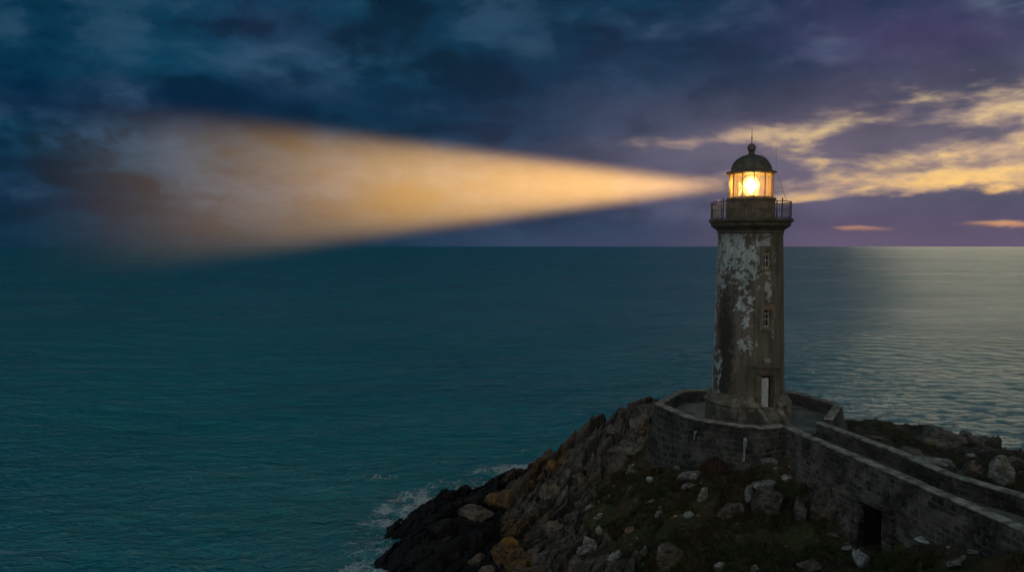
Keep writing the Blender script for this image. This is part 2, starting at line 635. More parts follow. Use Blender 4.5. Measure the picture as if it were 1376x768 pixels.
def make_masonry(name, s_dark, s_light, mortar, bw=0.62, bh=0.30, msize=0.035, lich=None, vary=1.0):
    m, n, b, o = material(name)
    uv = n.node('ShaderNodeTexCoord').outputs['UV']
    p = geopos(n)
    wob = n.noise(p, 2.2, 4, 0.6, color=True)
    vm = n.node('ShaderNodeVectorMath', operation='MULTIPLY_ADD')
    n.l.new(wob, vm.inputs[0])
    vm.inputs[1].default_value = (0.34, 0.30, 0)
    n.l.new(uv, vm.inputs[2])
    br = n.node('ShaderNodeTexBrick')
    n.l.new(vm.outputs[0], br.inputs['Vector'])
    br.offset = 0.47
    br.squash = 0.7
    br.squash_frequency = 3
    br.inputs['Scale'].default_value = 1.0
    br.inputs['Brick Width'].default_value = bw
    br.inputs['Row Height'].default_value = bh
    br.inputs['Mortar Size'].default_value = msize
    br.inputs['Mortar Smooth'].default_value = 0.4
    br.inputs['Bias'].default_value = -0.1
    br.inputs['Color1'].default_value = s_dark
    br.inputs['Color2'].default_value = s_light
    br.inputs['Mortar'].default_value = mortar
    big = n.noise(p, 0.55, 6, 0.6)
    c = n.mix(n.mul(n.smooth(big, 0.42, 0.62), 0.75), br.outputs['Color'], tuple(x * 0.45 for x in s_dark[:3]) + (1,))
    c = n.mix(n.mul(n.smooth(n.noise(p, 3.5, 7, 0.7), 0.52, 0.68), 0.5), c, tuple(min(1, x * 1.5) for x in s_light[:3]) + (1,))
    if lich:
        c = n.mix(n.mul(n.smooth(n.noise(n.map(p, loc=(2, 7, 7)), 1.3, 7, 0.65), 0.56, 0.68), 0.6), c, lich)
    n.put(b.inputs['Base Color'], c)
    b.inputs['Roughness'].default_value = 0.88
    b.inputs['Specular IOR Level'].default_value = 0.2
    h = n.madd(br.outputs['Fac'], -0.8, n.mul(n.noise(p, 6.0, 8, 0.7), 0.7))
    n.put(b.inputs['Normal'], n.bump(h, 0.9, 0.06))
    return m


M['retain'] = make_masonry('dark_rubble_masonry', rgb(.022, .021, .019), rgb(.095, .085, .070), rgb(.105, .105, .095), 0.66, 0.30, 0.040, rgb(.06, .075, .05))
M['causeway'] = make_masonry('brown_rubble_masonry', rgb(.028, .024, .020), rgb(.115, .100, .085), rgb(.115, .11, .10), 0.60, 0.30, 0.035, rgb(.14, .14, .12))
M['coping'] = simple('coping_concrete', rgb(.19, .18, .15), 0.9, var=0.68, scale=1.6, bump=0.6, bd=0.03)
M['paving'] = simple('terrace_paving', rgb(.16, .145, .12), 0.85, var=0.5, scale=0.8, bump=0.4, bd=0.02)
M['road'] = simple('causeway_paving', rgb(.13, .12, .105), 0.85, var=0.45, scale=0.9, bump=0.4, bd=0.02)
M['stone'] = simple('weathered_dressed_stone', rgb(.150, .120, .084), 0.88, var=0.5, scale=2.2, bump=0.6, bd=0.03)
M['stonedark'] = simple('dark_cornice_stone', rgb(.075, .062, .045), 0.88, var=0.5, scale=1.8, bump=0.6, bd=0.03)
M['frame_stone'] = simple('dark_frame_stone', rgb(.095, .078, .056), 0.88, var=0.45, scale=2.4, bump=0.6, bd=0.03)
M['iron'] = simple('rusty_black_iron', rgb(.065, .050, .040), 0.6, var=0.5, scale=8, bump=0.3, bd=0.005)
M['dome'] = simple('tarnished_copper_dome', rgb(.070, .058, .040), 0.55, metal=0.0, var=0.55, scale=3.0, bump=0.35, bd=0.02, spec=0.4)
M['brass'] = simple('aged_brass', rgb(.16, .10, .035), 0.45, metal=0.6, var=0.4, scale=8, bump=0.2, bd=0.004)
M['white_paint'] = simple('white_painted_wood', rgb(.40, .43, .47), 0.6, var=0.28, scale=4, bump=0.3, bd=0.008)
M['sash'] = simple('grey_white_sash', rgb(.38, .40, .40), 0.6, var=0.25, scale=5, bump=0.2, bd=0.005)
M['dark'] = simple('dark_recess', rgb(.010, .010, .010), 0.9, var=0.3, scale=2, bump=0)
M['limewash'] = simple('lime_streak', rgb(.20, .225, .22), 0.9, var=0.4, scale=5, bump=0.4, bd=0.02)


def make_tower_mat():
    m, n, b, o = material('peeling_whitewash_tower')
    p = objco(n)
    x, y, z = n.sep(p)
    th = n.m('ARCTAN2', x, n.mul(y, -1.0))       # 0 on the door side
    hh = n.mul(z, 1.0 / 14.0)
    f1 = n.noise(p, 0.95, 10, 0.62, 0.5)
    f2 = n.noise(n.map(p, loc=(4, 2, 8)), 2.6, 8, 0.66, 0.3)
    st = n.noise(n.map(p, scale=(1.6, 1.6, 0.22)), 1.6, 7, 0.6, 0.2)      # vertical streaks
    fine = n.noise(p, 9.0, 6, 0.7)
    # bare render under the paint: brown, streaked
    render = n.mix(n.smooth(st, 0.34, 0.66), rgb(.074, .060, .047), rgb(.155, .130, .102))
    render = n.mix(n.mul(n.smooth(f2, 0.5, 0.68), 0.55), render, rgb(.17, .145, .115))
    # old black growth where the paint flaked on the weather side
    th = n.add(th, n.madd(f1, 0.9, -0.45))
    gband = n.gauss(th, hh, -1.25, 0.33, 0.24, 0.36)
    gk = n.smooth(n.add(n.madd(gband, 0.26, -0.03), n.madd(f2, 0.60, n.madd(f1, 0.25, n.mul(fine, 0.25)))), 0.565, 0.655)
    render = n.mix(n.mul(gk, 0.86), render, rgb(.020, .021, .018))
    # whitewash that is left: all of the top part and the weather side
    topm = n.mul(n.mul(n.smooth(hh, 0.52, 0.86), n.smooth(th, 0.75, -0.05)), 0.68)
    sidem = n.mul(n.smooth(th, -1.15, -2.0), 0.72)
    patch = n.gauss(th, hh, -0.62, 0.60, 0.38, 0.16)
    pat2 = n.gauss(th, hh, 0.02, 0.70, 0.20, 0.10)
    low = n.gauss(th, hh, -1.45, 0.27, 0.16, 0.16)
    mot = n.m('MAXIMUM', n.mul(n.gauss(th, hh, -0.55, 0.42, 0.35, 0.07), 0.6), n.mul(n.gauss(th, hh, 0.25, 0.52, 0.12, 0.10), 0.55))
    ring = n.mul(n.smooth(hh, 0.165, 0.148), 0.20)
    cover = n.m('MAXIMUM', n.m('MAXIMUM', topm, sidem), n.m('MAXIMUM', n.mul(patch, 0.62), n.m('MAXIMUM', n.mul(pat2, 0.75), n.m('MAXIMUM', mot, n.mul(low, 0.8)))))
    cover = n.add(cover, ring)
    pn = n.madd(f1, 0.42, n.madd(f2, 0.43, n.mul(fine, 0.15)))
    pits = n.noise(n.map(p, loc=(1, 5, 3)), 1.9, 9, 0.68, 0.4)
    paint = n.smooth(n.add(n.madd(cover, 0.31, pn), n.mul(n.smooth(pits, 0.46, 0.64), -0.17)), 0.625, 0.655)
    pc = n.mix(n.smooth(st, 0.35, 0.65), rgb(.25, .29, .30), rgb(.44, .48, .49))
    pc = n.mix(n.mul(n.smooth(fine, 0.5, 0.7), 0.35), pc, rgb(.22, .21, .18))
    pc = n.mix(n.mul(n.smooth(th, -0.5, 0.4), 0.55), pc, rgb(.30, .27, .24))
    c = n.mix(paint, render, pc)
    # dark brown streaks below the gallery
    c = n.mix(n.mul(n.mul(n.smooth(hh, 0.93, 0.985), n.smooth(st, 0.40, 0.60)), 0.7), c, rgb(.050, .042, .034))
    n.put(b.inputs['Base Color'], c)
    b.inputs['Roughness'].default_value = 0.88
    b.inputs['Specular IOR Level'].default_value = 0.2
    h = n.madd(paint, 0.55, n.madd(f2, 0.5, n.mul(fine, 0.35)))
    n.put(b.inputs['Normal'], n.bump(h, 0.8, 0.035))
    return m


M['tower'] = make_tower_mat()


def make_plinth_mat():
    m, n, b, o = material('stained_plinth_stone')
    p = objco(n)
    f = n.noise(p, 1.1, 9, 0.62, 0.4)
    g = n.noise(n.map(p, loc=(3, 3, 1)), 3.2, 7, 0.66)
    c = n.mix(n.smooth(f, 0.36, 0.64), rgb(.060, .052, .040), rgb(.17, .15, .12))
    c = n.mix(n.mul(n.smooth(g, 0.56, 0.68), 0.6), c, rgb(.34, .35, .33))
    c = n.mix(n.mul(n.smooth(n.noise(n.map(p, loc=(9, 1, 1)), 0.8, 5, 0.5), 0.55, 0.65), 0.6), c, rgb(.05, .06, .04))
    n.put(b.inputs['Base Color'], c)
    b.inputs['Roughness'].default_value = 0.9
    b.inputs['Specular IOR Level'].default_value = 0.2
    n.put(b.inputs['Normal'], n.bump(g, 0.7, 0.04))
    return m


M['plinth'] = make_plinth_mat()


def make_pane():
    """lantern glass: mostly clear, with a thin amber film added to glow"""
    m, n, b, o = material('glow_tinted_lantern_glass')
    n.n.remove(b)
    tr = n.node('ShaderNodeBsdfTransparent')
    tr.inputs['Color'].default_value = (1.0, 0.95, 0.86, 1)
    tl = n.node('ShaderNodeBsdfTranslucent')
    tl.inputs['Color'].default_value = (0.85, 0.62, 0.30, 1)  # amber scattering tint added so the panes glow with the lamp
    gl = n.node('ShaderNodeBsdfGlossy')
    gl.inputs['Roughness'].default_value = 0.08
    f = n.noise(objco(n), 3.0, 6, 0.6)
    ms = n.node('ShaderNodeMixShader')
    n.put(ms.inputs[0], n.madd(f, 0.16, 0.06))
    n.l.new(tr.outputs[0], ms.inputs[1])
    n.l.new(tl.outputs[0], ms.inputs[2])
    ms2 = n.node('ShaderNodeMixShader')
    ms2.inputs[0].default_value = 0.05
    n.l.new(ms.outputs[0], ms2.inputs[1])
    n.l.new(gl.outputs[0], ms2.inputs[2])
    n.l.new(ms2.outputs[0], o.inputs['Surface'])
    return m


M['pane'] = make_pane()
m_, n_, b_, o_ = material('window_glass')
b_.inputs['Base Color'].default_value = (.006, .008, .010, 1)
b_.inputs['Roughness'].default_value = 0.12
M['glass'] = m_


def emit(name, colr, strength):
    m, n, b, o = material(name)
    n.n.remove(b)
    e = n.node('ShaderNodeEmission')
    e.inputs['Color'].default_value = colr
    e.inputs['Strength'].default_value = strength
    n.l.new(e.outputs[0], o.inputs['Surface'])
    return m


M['lamp'] = emit('burning_lamp', (1.0, 0.80, 0.42, 1), 22.0)
m_, n_, b_, o_ = material('heavy_prism_glass')
n_.n.remove(b_)
tr_ = n_.node('ShaderNodeBsdfTransparent')
tr_.inputs['Color'].default_value = (1.0, 0.9, 0.66, 1)
tl_ = n_.node('ShaderNodeBsdfTranslucent')
tl_.inputs['Color'].default_value = (0.9, 0.66, 0.30, 1)
ms_ = n_.node('ShaderNodeMixShader')
ms_.inputs[0].default_value = 0.30
n_.l.new(tr_.outputs[0], ms_.inputs[1])
n_.l.new(tl_.outputs[0], ms_.inputs[2])
n_.l.new(ms_.outputs[0], o_.inputs['Surface'])
M['prism'] = m_

# ------------------------------------------------------------------ terrain
TX, TY = 17.6, 55.1
FLOOR = 9.1
ctrl = []          # x, y, z, rock, lichen


def cp(px, py, Y, rock=0.0, lich=0.0):
    p = atY(px, py, Y)
    ctrl.append((p.x, p.y, p.z, rock, lich))


def cw(x, y, z, rock=0.0, lich=0.0):
    ctrl.append((x, y, z, rock, lich))


# water's edge and the sea bed beyond it
for q in ((522, 768, 49.3), (530, 718, 55.6), (556, 692, 60.0), (604, 668, 64.0), (652, 656, 67.5)):
    p = atY(*q)
    cw(p.x, p.y, 0.15, 1)
    cw(p.x - 3.0, p.y + 0.8, -2.2, 1)
    cw(p.x - 9.0, p.y + 3.0, -6, 1)
cw(-8.0, 42, 0.1, 1); cw(-12, 42, -2.5, 1); cw(-7, 34, 0, 1); cw(-11, 33, -3, 1); cw(-4, 26, 0, 1); cw(-9, 24, -4, 1)
cw(2.5, 71.5, 0, 1); cw(1.0, 75.5, -3, 1); cw(12, 74, 0, 1); cw(11, 78, -3, 1); cw(24, 73, 0, 1); cw(24, 78, -3, 1)
cw(36, 72, 0, 1); cw(37, 77, -3, 1); cw(47, 67, 0, 1); cw(50, 72, -3, 1); cw(58, 55, 0, 1); cw(63, 58, -3, 1); cw(64, 42, 0, 1)
cw(-20, 60, -8, 1); cw(-20, 30, -8, 1); cw(0, 85, -8, 1); cw(60, 80, -8, 1); cw(30, 86, -8, 1)
# ridge running down from the terrace
cp(690, 655, 63.5, 1, .5); cp(722, 628, 62, 1, .8); cp(750, 612, 61, 1, .7); cp(785, 598, 60, .9, .3); cp(815, 578, 59, .9, .1); cp(835, 566, 58, .9); cp(868, 562, 57.5, .7)
cw(-4.5, 53, 1.5, 1); cw(-3.6, 56, 1.5, 1); cw(-5.5, 50.5, 1.1, 1); cw(-5.2, 56.5, 1.2, 1); cw(-2.0, 51, 1.8, 1, .3)
# black shelf and lichen slope
cp(660, 688, 58.2, 1, .6); cp(625, 768, 48, 1, .6); cp(680, 725, 53.5, 1, 1); cp(700, 768, 47.2, 1, .9)
cp(735, 660, 57.5, 1, .3); cp(720, 700, 54.3, 1, .6); cp(780, 650, 56.3, .9, .1); cp(770, 700, 51.5, .9, .2); cp(790, 735, 47.6, .7, .2); cp(800, 768, 44.4, .5, .2)
cp(830, 620, 56.3, .35); cp(850, 650, 52.8, .1); cp(830, 690, 49.8, .15); cp(850, 768, 42.6, .35)
# grass slope below the terrace
cp(870, 618, 55.5, .1); cp(935, 627, 49.7, .0); cp(1000, 621, 48.7, .0); cp(1050, 613, 48.3, .0); cp(960, 640, 47.6, 0); cp(920, 665, 47.3, .1)
cp(900, 700, 45.2, .0); cp(900, 740, 42.0, .1); cp(900, 768, 40.2, .2); cp(1000, 700, 43.6, .15); cp(1000, 768, 38.9, .0)
cp(1036, 690, 44.4, .3); cp(1036, 645, 46.8, .2); cp(1075, 640, 47.0, .1); cp(1100, 700, 42.4, .1); cp(1100, 768, 38.0, .0); cp(1146, 732, 41.3, .05); cp(1175, 729, 40.0, .05); cp(1196, 727, 38.5, .05); cp(1170, 768, 38.0, .2)
cp(1222, 722, 37.0, .05); cp(1250, 745, 34.6, .1); cp(1288, 718, 34.2, .1); cp(1300, 768, 32.6, .05); cp(1347, 728, 31.6, .05); cp(1376, 755, 29.8, .05)
# under the terrace and the causeway
cw(17.6, 55, 8.2); cw(13, 57, 7.4); cw(22, 57, 8.2); cw(20.3, 47, 7.9); cw(21.2, 41, 7.6); cw(22.2, 36, 8.2); cw(23, 31, 8.6)
# behind the causeway
cp(1135, 570, 58, .1); cp(1200, 574, 58.5, .3); cp(1262, 583, 58, .6); cp(1312, 598, 57, .6); cp(1376, 611, 56, .6)
cp(1150, 592, 51.5, .15); cp(1200, 603, 50, .2); cp(1240, 625, 46, .2); cp(1300, 636, 46.5, .35); cp(1345, 640, 45, .4); cp(1376, 658, 40.5, .2)
cw(17, 64, 6.5, .5); cw(25, 63, 6.5, .4); cw(31, 63.5, 5.6, .6); cw(44, 55, 5.2, .6); cw(50, 46, 5.5, .5); cw(36, 44, 8.2, .2); cw(30, 38, 8.6, .1)
# off the picture, towards the mainland
cw(30, 28, 9.0); cw(25, 22, 8.6); cw(40, 30, 8.2); cw(15, 30, 6.0); cw(8, 32, 3.6, .2); cw(2, 36, 2.0, .6); cw(5, 24, 2.6, .3); cw(18, 20, 7.0); cw(55, 34, 5, .4); cw(33, 14, 9.5); cw(12, 14, 4, .2)

C = np.array(ctrl)
lam = 0.02


def rbf_solve(P, vals, smooth):
    n = len(P)
    d = np.hypot(P[:, None, 0] - P[None, :, 0], P[:, None, 1] - P[None, :, 1])
    K = np.where(d > 0, d * d * np.log(d + 1e-9), 0) + np.eye(n) * smooth
    A = np.zeros((n + 3, n + 3))
    A[:n, :n] = K
    A[:n, n] = 1
    A[:n, n + 1:] = P
    A[n, :n] = 1
    A[n + 1:, :n] = P.T
    return np.linalg.solve(A, np.concatenate([vals, np.zeros((3,) + vals.shape[1:])]))


PC = C[:, :2]
Wz = rbf_solve(PC, C[:, 2:3], 0.6)


def base_h(x, y):
    sh = x.shape
    x = x.ravel(); y = y.ravel()
    out = np.empty(len(x))
    for s in range(0, len(x), 40000):
        xs, ys = x[s:s + 40000], y[s:s + 40000]
        d2 = (xs[:, None] - PC[None, :, 0]) ** 2 + (ys[:, None] - PC[None, :, 1]) ** 2
        K = 0.5 * d2 * np.log(d2 + 1e-12)
        out[s:s + 40000] = K @ Wz[:-3, 0] + Wz[-3, 0] + Wz[-2, 0] * xs + Wz[-1, 0] * ys
    return out.reshape(sh)


def idw(x, y, colm):
    sh = x.shape
    x = x.ravel(); y = y.ravel()
    out = np.empty(len(x))
    for s in range(0, len(x), 40000):
        xs, ys = x[s:s + 40000], y[s:s + 40000]
        d2 = (xs[:, None] - PC[None, :, 0]) ** 2 + (ys[:, None] - PC[None, :, 1]) ** 2 + 0.3
        wt = d2 ** -1.6
        out[s:s + 40000] = (wt @ C[:, colm]) / wt.sum(1)
    return out.reshape(sh)


X0, X1, Y0, Y1, STEP = -16.0, 62.0, 12.0, 80.0, 0.11
gx = np.arange(X0, X1, STEP)
gy = np.arange(Y0, Y1, STEP)
GX, GY = np.meshgrid(gx, gy)
# interpolate the smooth fields on a coarse grid, then refine
cs = 5
CXs, CYs = GX[::cs, ::cs], GY[::cs, ::cs]


def refine(A):
    iy = np.arange(len(gy)) / cs
    ix = np.arange(len(gx)) / cs
    iy = np.clip(iy, 0, A.shape[0] - 1.001); ix = np.clip(ix, 0, A.shape[1] - 1.001)
    y0 = iy.astype(int); x0 = ix.astype(int)
    fy = (iy - y0)[:, None]; fx = (ix - x0)[None, :]
    return (A[np.ix_(y0, x0)] * (1 - fy) * (1 - fx) + A[np.ix_(y0, x0 + 1)] * (1 - fy) * fx +
            A[np.ix_(y0 + 1, x0)] * fy * (1 - fx) + A[np.ix_(y0 + 1, x0 + 1)] * fy * fx)


H = refine(base_h(CXs, CYs))
ROCK = refine(idw(CXs, CYs, 3))
LICH = refine(idw(CXs, CYs, 4))
BASE = H.copy()
rk0 = sstep(ROCK + 0.35 * fbm(GX * 0.35, GY * 0.35, 0 * GX, 3, 4), 0.30, 0.65)
# blocky jointed crag: leaning slabs split by cracks, at three sizes
ca, sa = math.cos(math.radians(38)), math.sin(math.radians(38))
wx = GX + 0.55 * fbm(GX * 0.5, GY * 0.5, 0 * GX, 11, 4)
wy = GY + 0.55 * fbm(GX * 0.5, GY * 0.5, 0 * GX + 5, 23, 4)
RX, RY = ca * wx + sa * wy, -sa * wx + ca * wy
crack = np.zeros_like(H)
disp = np.zeros_like(H)
for (sx_, sy_, amp, seed) in ((4.2, 2.0, 1.05, 5), (1.9, 0.95, 0.52, 9), (0.85, 0.5, 0.20, 14), (0.42, 0.27, 0.09, 19)):
    amp *= np.float64(1.0)
    f1, f2, cid, qx, qy = worley(RX / sx_, RY / sy_, seed)
    edge = np.clip((f2 - f1) / 0.11, 0, 1)
    tilt = (RX / sx_ - qx) * (0.55 + 0.7 * (cid - 0.5)) + (RY / sy_ - qy) * (-0.75 + 0.8 * ((cid * 7.3) % 1 - 0.5))
    disp += amp * ((cid - 0.5) * 1.1 + tilt * (0.95 if amp > 0.6 else 0.62) - (1 - edge) ** 2 * 0.45 + 0.12 * (1 - f1))
    crack = np.maximum(crack, (1 - edge) * (0.5 + 0.5 * min(1, amp * 2)))
disp += 0.10 * fbm(GX * 1.7, GY * 1.7, 0 * GX, 31, 5, 0.6)
soft = 0.36 * fbm(GX * 0.40, GY * 0.40, 0 * GX, 41, 5, 0.55) + 0.09 * fbm(GX * 1.6, GY * 1.6, 0 * GX, 43, 4, 0.6)
H = H + rk0 * disp * (0.55 + 0.45 * sstep(BASE, 0.8, 4.0)) + (1 - rk0) * soft
# keep the ground below the terrace floor, and below the causeway deck
rr = np.hypot(GX - 17.9, GY - 55.2)
H = np.where(rr < 6.3, np.minimum(H, 8.6), H)
cwx = np.interp(GY, [20, 30.7, 34.3, 38.6, 46.4, 49.1], [24.6, 23.0, 22.2, 21.5, 19.9, 19.4])
cwd = np.abs(GX - cwx)
H = np.where((cwd < 1.5) & (GY < 50.5), np.minimum(H, 8.75), H)

# the hollow behind the causeway doorway
H = np.where((GY > 38.5) & (GY < 41.2) & (GX > 19.0) & (GX < 22.6), np.minimum(H, 5.35), H)


def samp(A, x, y):
    ix = np.clip((np.asarray(x) - X0) / STEP, 0, len(gx) - 1.01)
    iy = np.clip((np.asarray(y) - Y0) / STEP, 0, len(gy) - 1.01)
    x0 = ix.astype(int); y0 = iy.astype(int)
    fx = ix - x0; fy = iy - y0
    return A[y0, x0] * (1 - fx) * (1 - fy) + A[y0, x0 + 1] * fx * (1 - fy) + A[y0 + 1, x0] * (1 - fx) * fy + A[y0 + 1, x0 + 1] * fx * fy


def hit(px, py):
    d = ray(px, py)
    ts = np.arange(25.0, 95.0, 0.04)
    xs, ys, zs = d.x * ts, d.y * ts, CAM_H + d.z * ts
    g = samp(H, xs, ys)
    i = int(np.argmax(zs <= g))
    if zs[i] > g[i]:
        i = len(ts) - 1
    return Vector((xs[i], ys[i], g[i])), ts[i]


WET = sstep(-(H - 2.3) + 0.5 * fbm(GX * 0.4, GY * 0.4, 0 * GX, 77, 3), -0.9, 0.9) * sstep(-GX, -1.0, 2.2)
WET = np.maximum(WET, sstep(-H, -1.0, -0.2))
nx_, ny_ = len(gx), len(gy)
ii = np.arange(nx_ * ny_).reshape(ny_, nx_)
F = np.stack([ii[:-1, :-1], ii[:-1, 1:], ii[1:, 1:], ii[1:, :-1]], -1).reshape(-1, 4)
keep = (H[:-1, :-1] > -4.5).ravel()
F = F[keep]
jx = GX + rk0 * 0.22 * fbm(GX * 1.1, GY * 1.1, H, 91, 3)
jy = GY + rk0 * 0.22 * fbm(GX * 1.1, GY * 1.1, H + 9, 95, 3)
V = np.stack([jx, jy, H], -1).reshape(-1, 3)
used = np.unique(F)
remap = np.full(len(V), -1, dtype=np.int64)
remap[used] = np.arange(len(used))
me = fast_mesh('terrain', V[used], remap[F])
fr_ = (rk0[:-1, :-1].ravel()[keep] < 0.5)
me.polygons.foreach_set('use_smooth', fr_)
attr(me, 'rock', rk0.ravel()[used])
attr(me, 'wet', WET.ravel()[used])
attr(me, 'lichen', LICH.ravel()[used])
attr(me, 'crack', (crack * rk0).ravel()[used])
terrain = link('terrain', me, M['terrain'])
tag(terrain, 'dark rocky headland of jointed granite with rough turf on top', 'headland', kind='structure')

# ------------------------------------------------------------------ sea
SEA_R = 16000.0
SEA_REFL = 0.33
MIST_D = 1.8e-3


def make_sea():
    dep = np.linspace(math.atan(CAM_H / SEA_R), 0.50, 760)
    r_in = CAM_H / np.tan(dep)
    r = np.concatenate([[0.5, 8.0, 20.0, 30.0], r_in[::-1]])
    a_mid = np.linspace(-0.70, 0.70, 820)
    a = np.concatenate([np.linspace(-PI, -0.72, 60), a_mid, np.linspace(0.72, PI, 60)])
    R, A = np.meshgrid(r, a, indexing='ij')
    X, Y = R * np.sin(A), R * np.cos(A)
    Z = np.zeros_like(X)
    dr = np.gradient(r)[:, None]
    wr = np.random.RandomState(4)
    XX, YY = X.copy(), Y.copy()
    for i in range(60):
        lamb = 0.5 * (7.0 / 0.5) ** (wr.rand())
        th = math.radians(252) + wr.normal() * 0.75
        kx, ky = math.cos(th) * 2 * PI / lamb, math.sin(th) * 2 * PI / lamb
        amp = 0.0062 * lamb ** 0.72
        fade = sstep(lamb / np.maximum(dr, 0.05), 2.0, 5.0) * (R < 2500)
        ph = wr.rand() * 2 * PI
        gust = 0.75 + 0.5 * vnoise(X / 60, Y / 60, 0 * X + i, 200 + i % 5)
        arg = kx * X + ky * Y + ph
        Z += amp * fade * gust * np.sin(arg)
        q = 0.8 * amp * fade
        XX += q * math.cos(th) * np.cos(arg)
        YY += q * math.sin(th) * np.cos(arg)
    nr, na = X.shape
    idx = np.arange(nr * na).reshape(nr, na)
    idn = np.roll(idx, -1, axis=1)
    Fq = np.stack([idx[:-1, :], idx[1:, :], idn[1:, :], idn[:-1, :]], -1).reshape(-1, 4)
    me = fast_mesh('sea', np.stack([XX, YY, Z], -1).reshape(-1, 3), Fq)
    inside = (X > X0 + 1) & (X < X1 - 1) & (Y > Y0 + 1) & (Y < Y1 - 1)
    b = np.where(inside, samp(BASE, X, Y), -9)
    foam = 1.18 * sstep(b, -5.2, -0.2) * (0.45 + 0.55 * sstep(fbm(X * 0.22, Y * 0.22, 0 * X, 300, 3), -0.3, 0.4))
    for (px, py, sx, sy, amp) in ((515, 640, 2.2, 1.2, .62), (560, 690, 4.5, 5.5, .55), (505, 735, 2.6, 5.0, .55), (600, 660, 3.5, 4.0, .55), (725, 605, 3.0, 1.2, .5), (757, 607, 2.0, .8, .45)):
        c = atZ(px, py, 0)
        foam = np.maximum(foam, amp * np.exp(-((X - c.x) / sx) ** 2 - ((Y - c.y) / sy) ** 2))
    attr(me, 'foam', foam.ravel())
    return me


def make_sea_mat():
    m, n, b, o = material('teal_sea')
    p = geopos(n)
    deep = n.mix(n.smooth(n.noise(p, 0.02, 4, 0.5), 0.35, 0.65), rgb(.002, .190, .232), rgb(.004, .230, .262))
    fm = getattr_(n, 'foam')
    wv = n.noise(p, 0.5, 3, 0.5, color=True)
    vm = n.node('ShaderNodeVectorMath', operation='MULTIPLY_ADD')
    n.l.new(wv, vm.inputs[0])
    vm.inputs[1].default_value = (1.3, 1.3, 0)
    n.l.new(p, vm.inputs[2])
    lace = n.voro(vm.outputs[0], 1.1, 'DISTANCE_TO_EDGE')
    lace2 = n.voro(vm.outputs[0], 3.1, 'DISTANCE_TO_EDGE')
    web = n.m('MAXIMUM', n.smooth(lace, 0.14, 0.01), n.mul(n.smooth(lace2, 0.16, 0.02), 0.8))
    blot = n.noise(p, 0.55, 7, 0.65, 0.4)
    fo = n.smooth(n.add(n.madd(fm, 0.70, n.mul(web, 0.30)), n.madd(blot, 1.1, -0.55)), 0.52, 0.80)
    fo = n.mul(fo, n.smooth(fm, 0.04, 0.3))
    milky = n.mix(n.mul(n.smooth(fm, 0.1, 0.8), 0.35), deep, rgb(.03, .14, .15))
    st = n.map(p, rot=(0, 0, math.radians(-15)), scale=(0.55, 1.0, 1.0))
    h1 = n.noise(st, 0.85, 6, 0.6, 0.3)
    h2 = n.noise(st, 3.4, 4, 0.6, 0.2)
    h0 = n.noise(n.map(p, rot=(0, 0, math.radians(-12)), scale=(0.55, 1.0, 1.0)), 0.085, 8, 0.66, 0.4)
    n0 = n.bump(h0, 0.9, 5.0)
    n1 = n.bump(h1, 1.0, 1.0, n0)
    n2 = n.bump(h2, 0.7, 0.30, n1)
    n.n.remove(b)
    body = n.node('ShaderNodeBsdfDiffuse')
    n.put(body.inputs['Color'], n.mix(fo, milky, rgb(.42, .52, .55)))
    n.put(body.inputs['Normal'], n2)
    gl = n.node('ShaderNodeBsdfGlossy')
    gl.inputs['Roughness'].default_value = 0.13
    gl.inputs['Color'].default_value = (.74, .93, 1.0, 1)
    n.put(gl.inputs['Normal'], n2)
    fr = n.node('ShaderNodeFresnel')
    fr.inputs['IOR'].default_value = 1.33
    n.put(fr.inputs['Normal'], n2)
    # the steep little waves never reflect like a mirror, even towards the horizon
    k_ = n.mul(n.m('MINIMUM', fr.outputs[0], SEA_REFL), n.madd(fo, -0.8, 1.0))
    # wind lanes: slicks and cat's-paws
    lane = n.noise(n.map(p, rot=(0, 0, 0.12), scale=(0.40, 1.0, 1.0)), 0.045, 7, 0.62, 0.6)
    lane2 = n.noise(n.map(p, rot=(0, 0, -0.06), scale=(0.35, 1.0, 1.0)), 0.006, 6, 0.62, 0.5)
    k_ = n.mul(k_, n.madd(n.smooth(n.madd(lane, 0.5, n.mul(lane2, 0.5)), 0.34, 0.66), 0.45, 0.72))
    ms = n.node('ShaderNodeMixShader')
    n.put(ms.inputs[0], k_)
    n.l.new(body.outputs[0], ms.inputs[1])
    n.l.new(gl.outputs[0], ms.inputs[2])
    n.l.new(ms.outputs[0], o.inputs['Surface'])
    return m


M['sea'] = make_sea_mat()
sea = link('sea', make_sea(), M['sea'])
tag(sea, 'dark teal open sea with short choppy waves and foam along the rocks', 'sea', kind='structure')


# ------------------------------------------------------------------ walls on polylines
def resample(pts, step):
    out = [Vector(pts[0])]
    for a, b in zip(pts[:-1], pts[1:]):
        a, b = Vector(a), Vector(b)
        k_ = max(1, int(round((b - a).length / step)))
        for i in range(1, k_ + 1):
            out.append(a.lerp(b, i / k_))
    return out


def offset(pts, d):
    """offset an open polyline to its left by d"""
    out = []
    for i, p in enumerate(pts):
        a = pts[max(i - 1, 0)]
        b = pts[min(i + 1, len(pts) - 1)]
        d0 = (p - a).normalized() if i > 0 else (b - p).normalized()
        d1 = (b - p).normalized() if i < len(pts) - 1 else d0
        n0 = Vector((-d0.y, d0.x)); n1 = Vector((-d1.y, d1.x))
        nn = (n0 + n1)
        nn = nn.normalized()
        sc = 1.0 / max(0.5, nn.dot(n0))
        out.append(p + nn * d * sc)
    return out


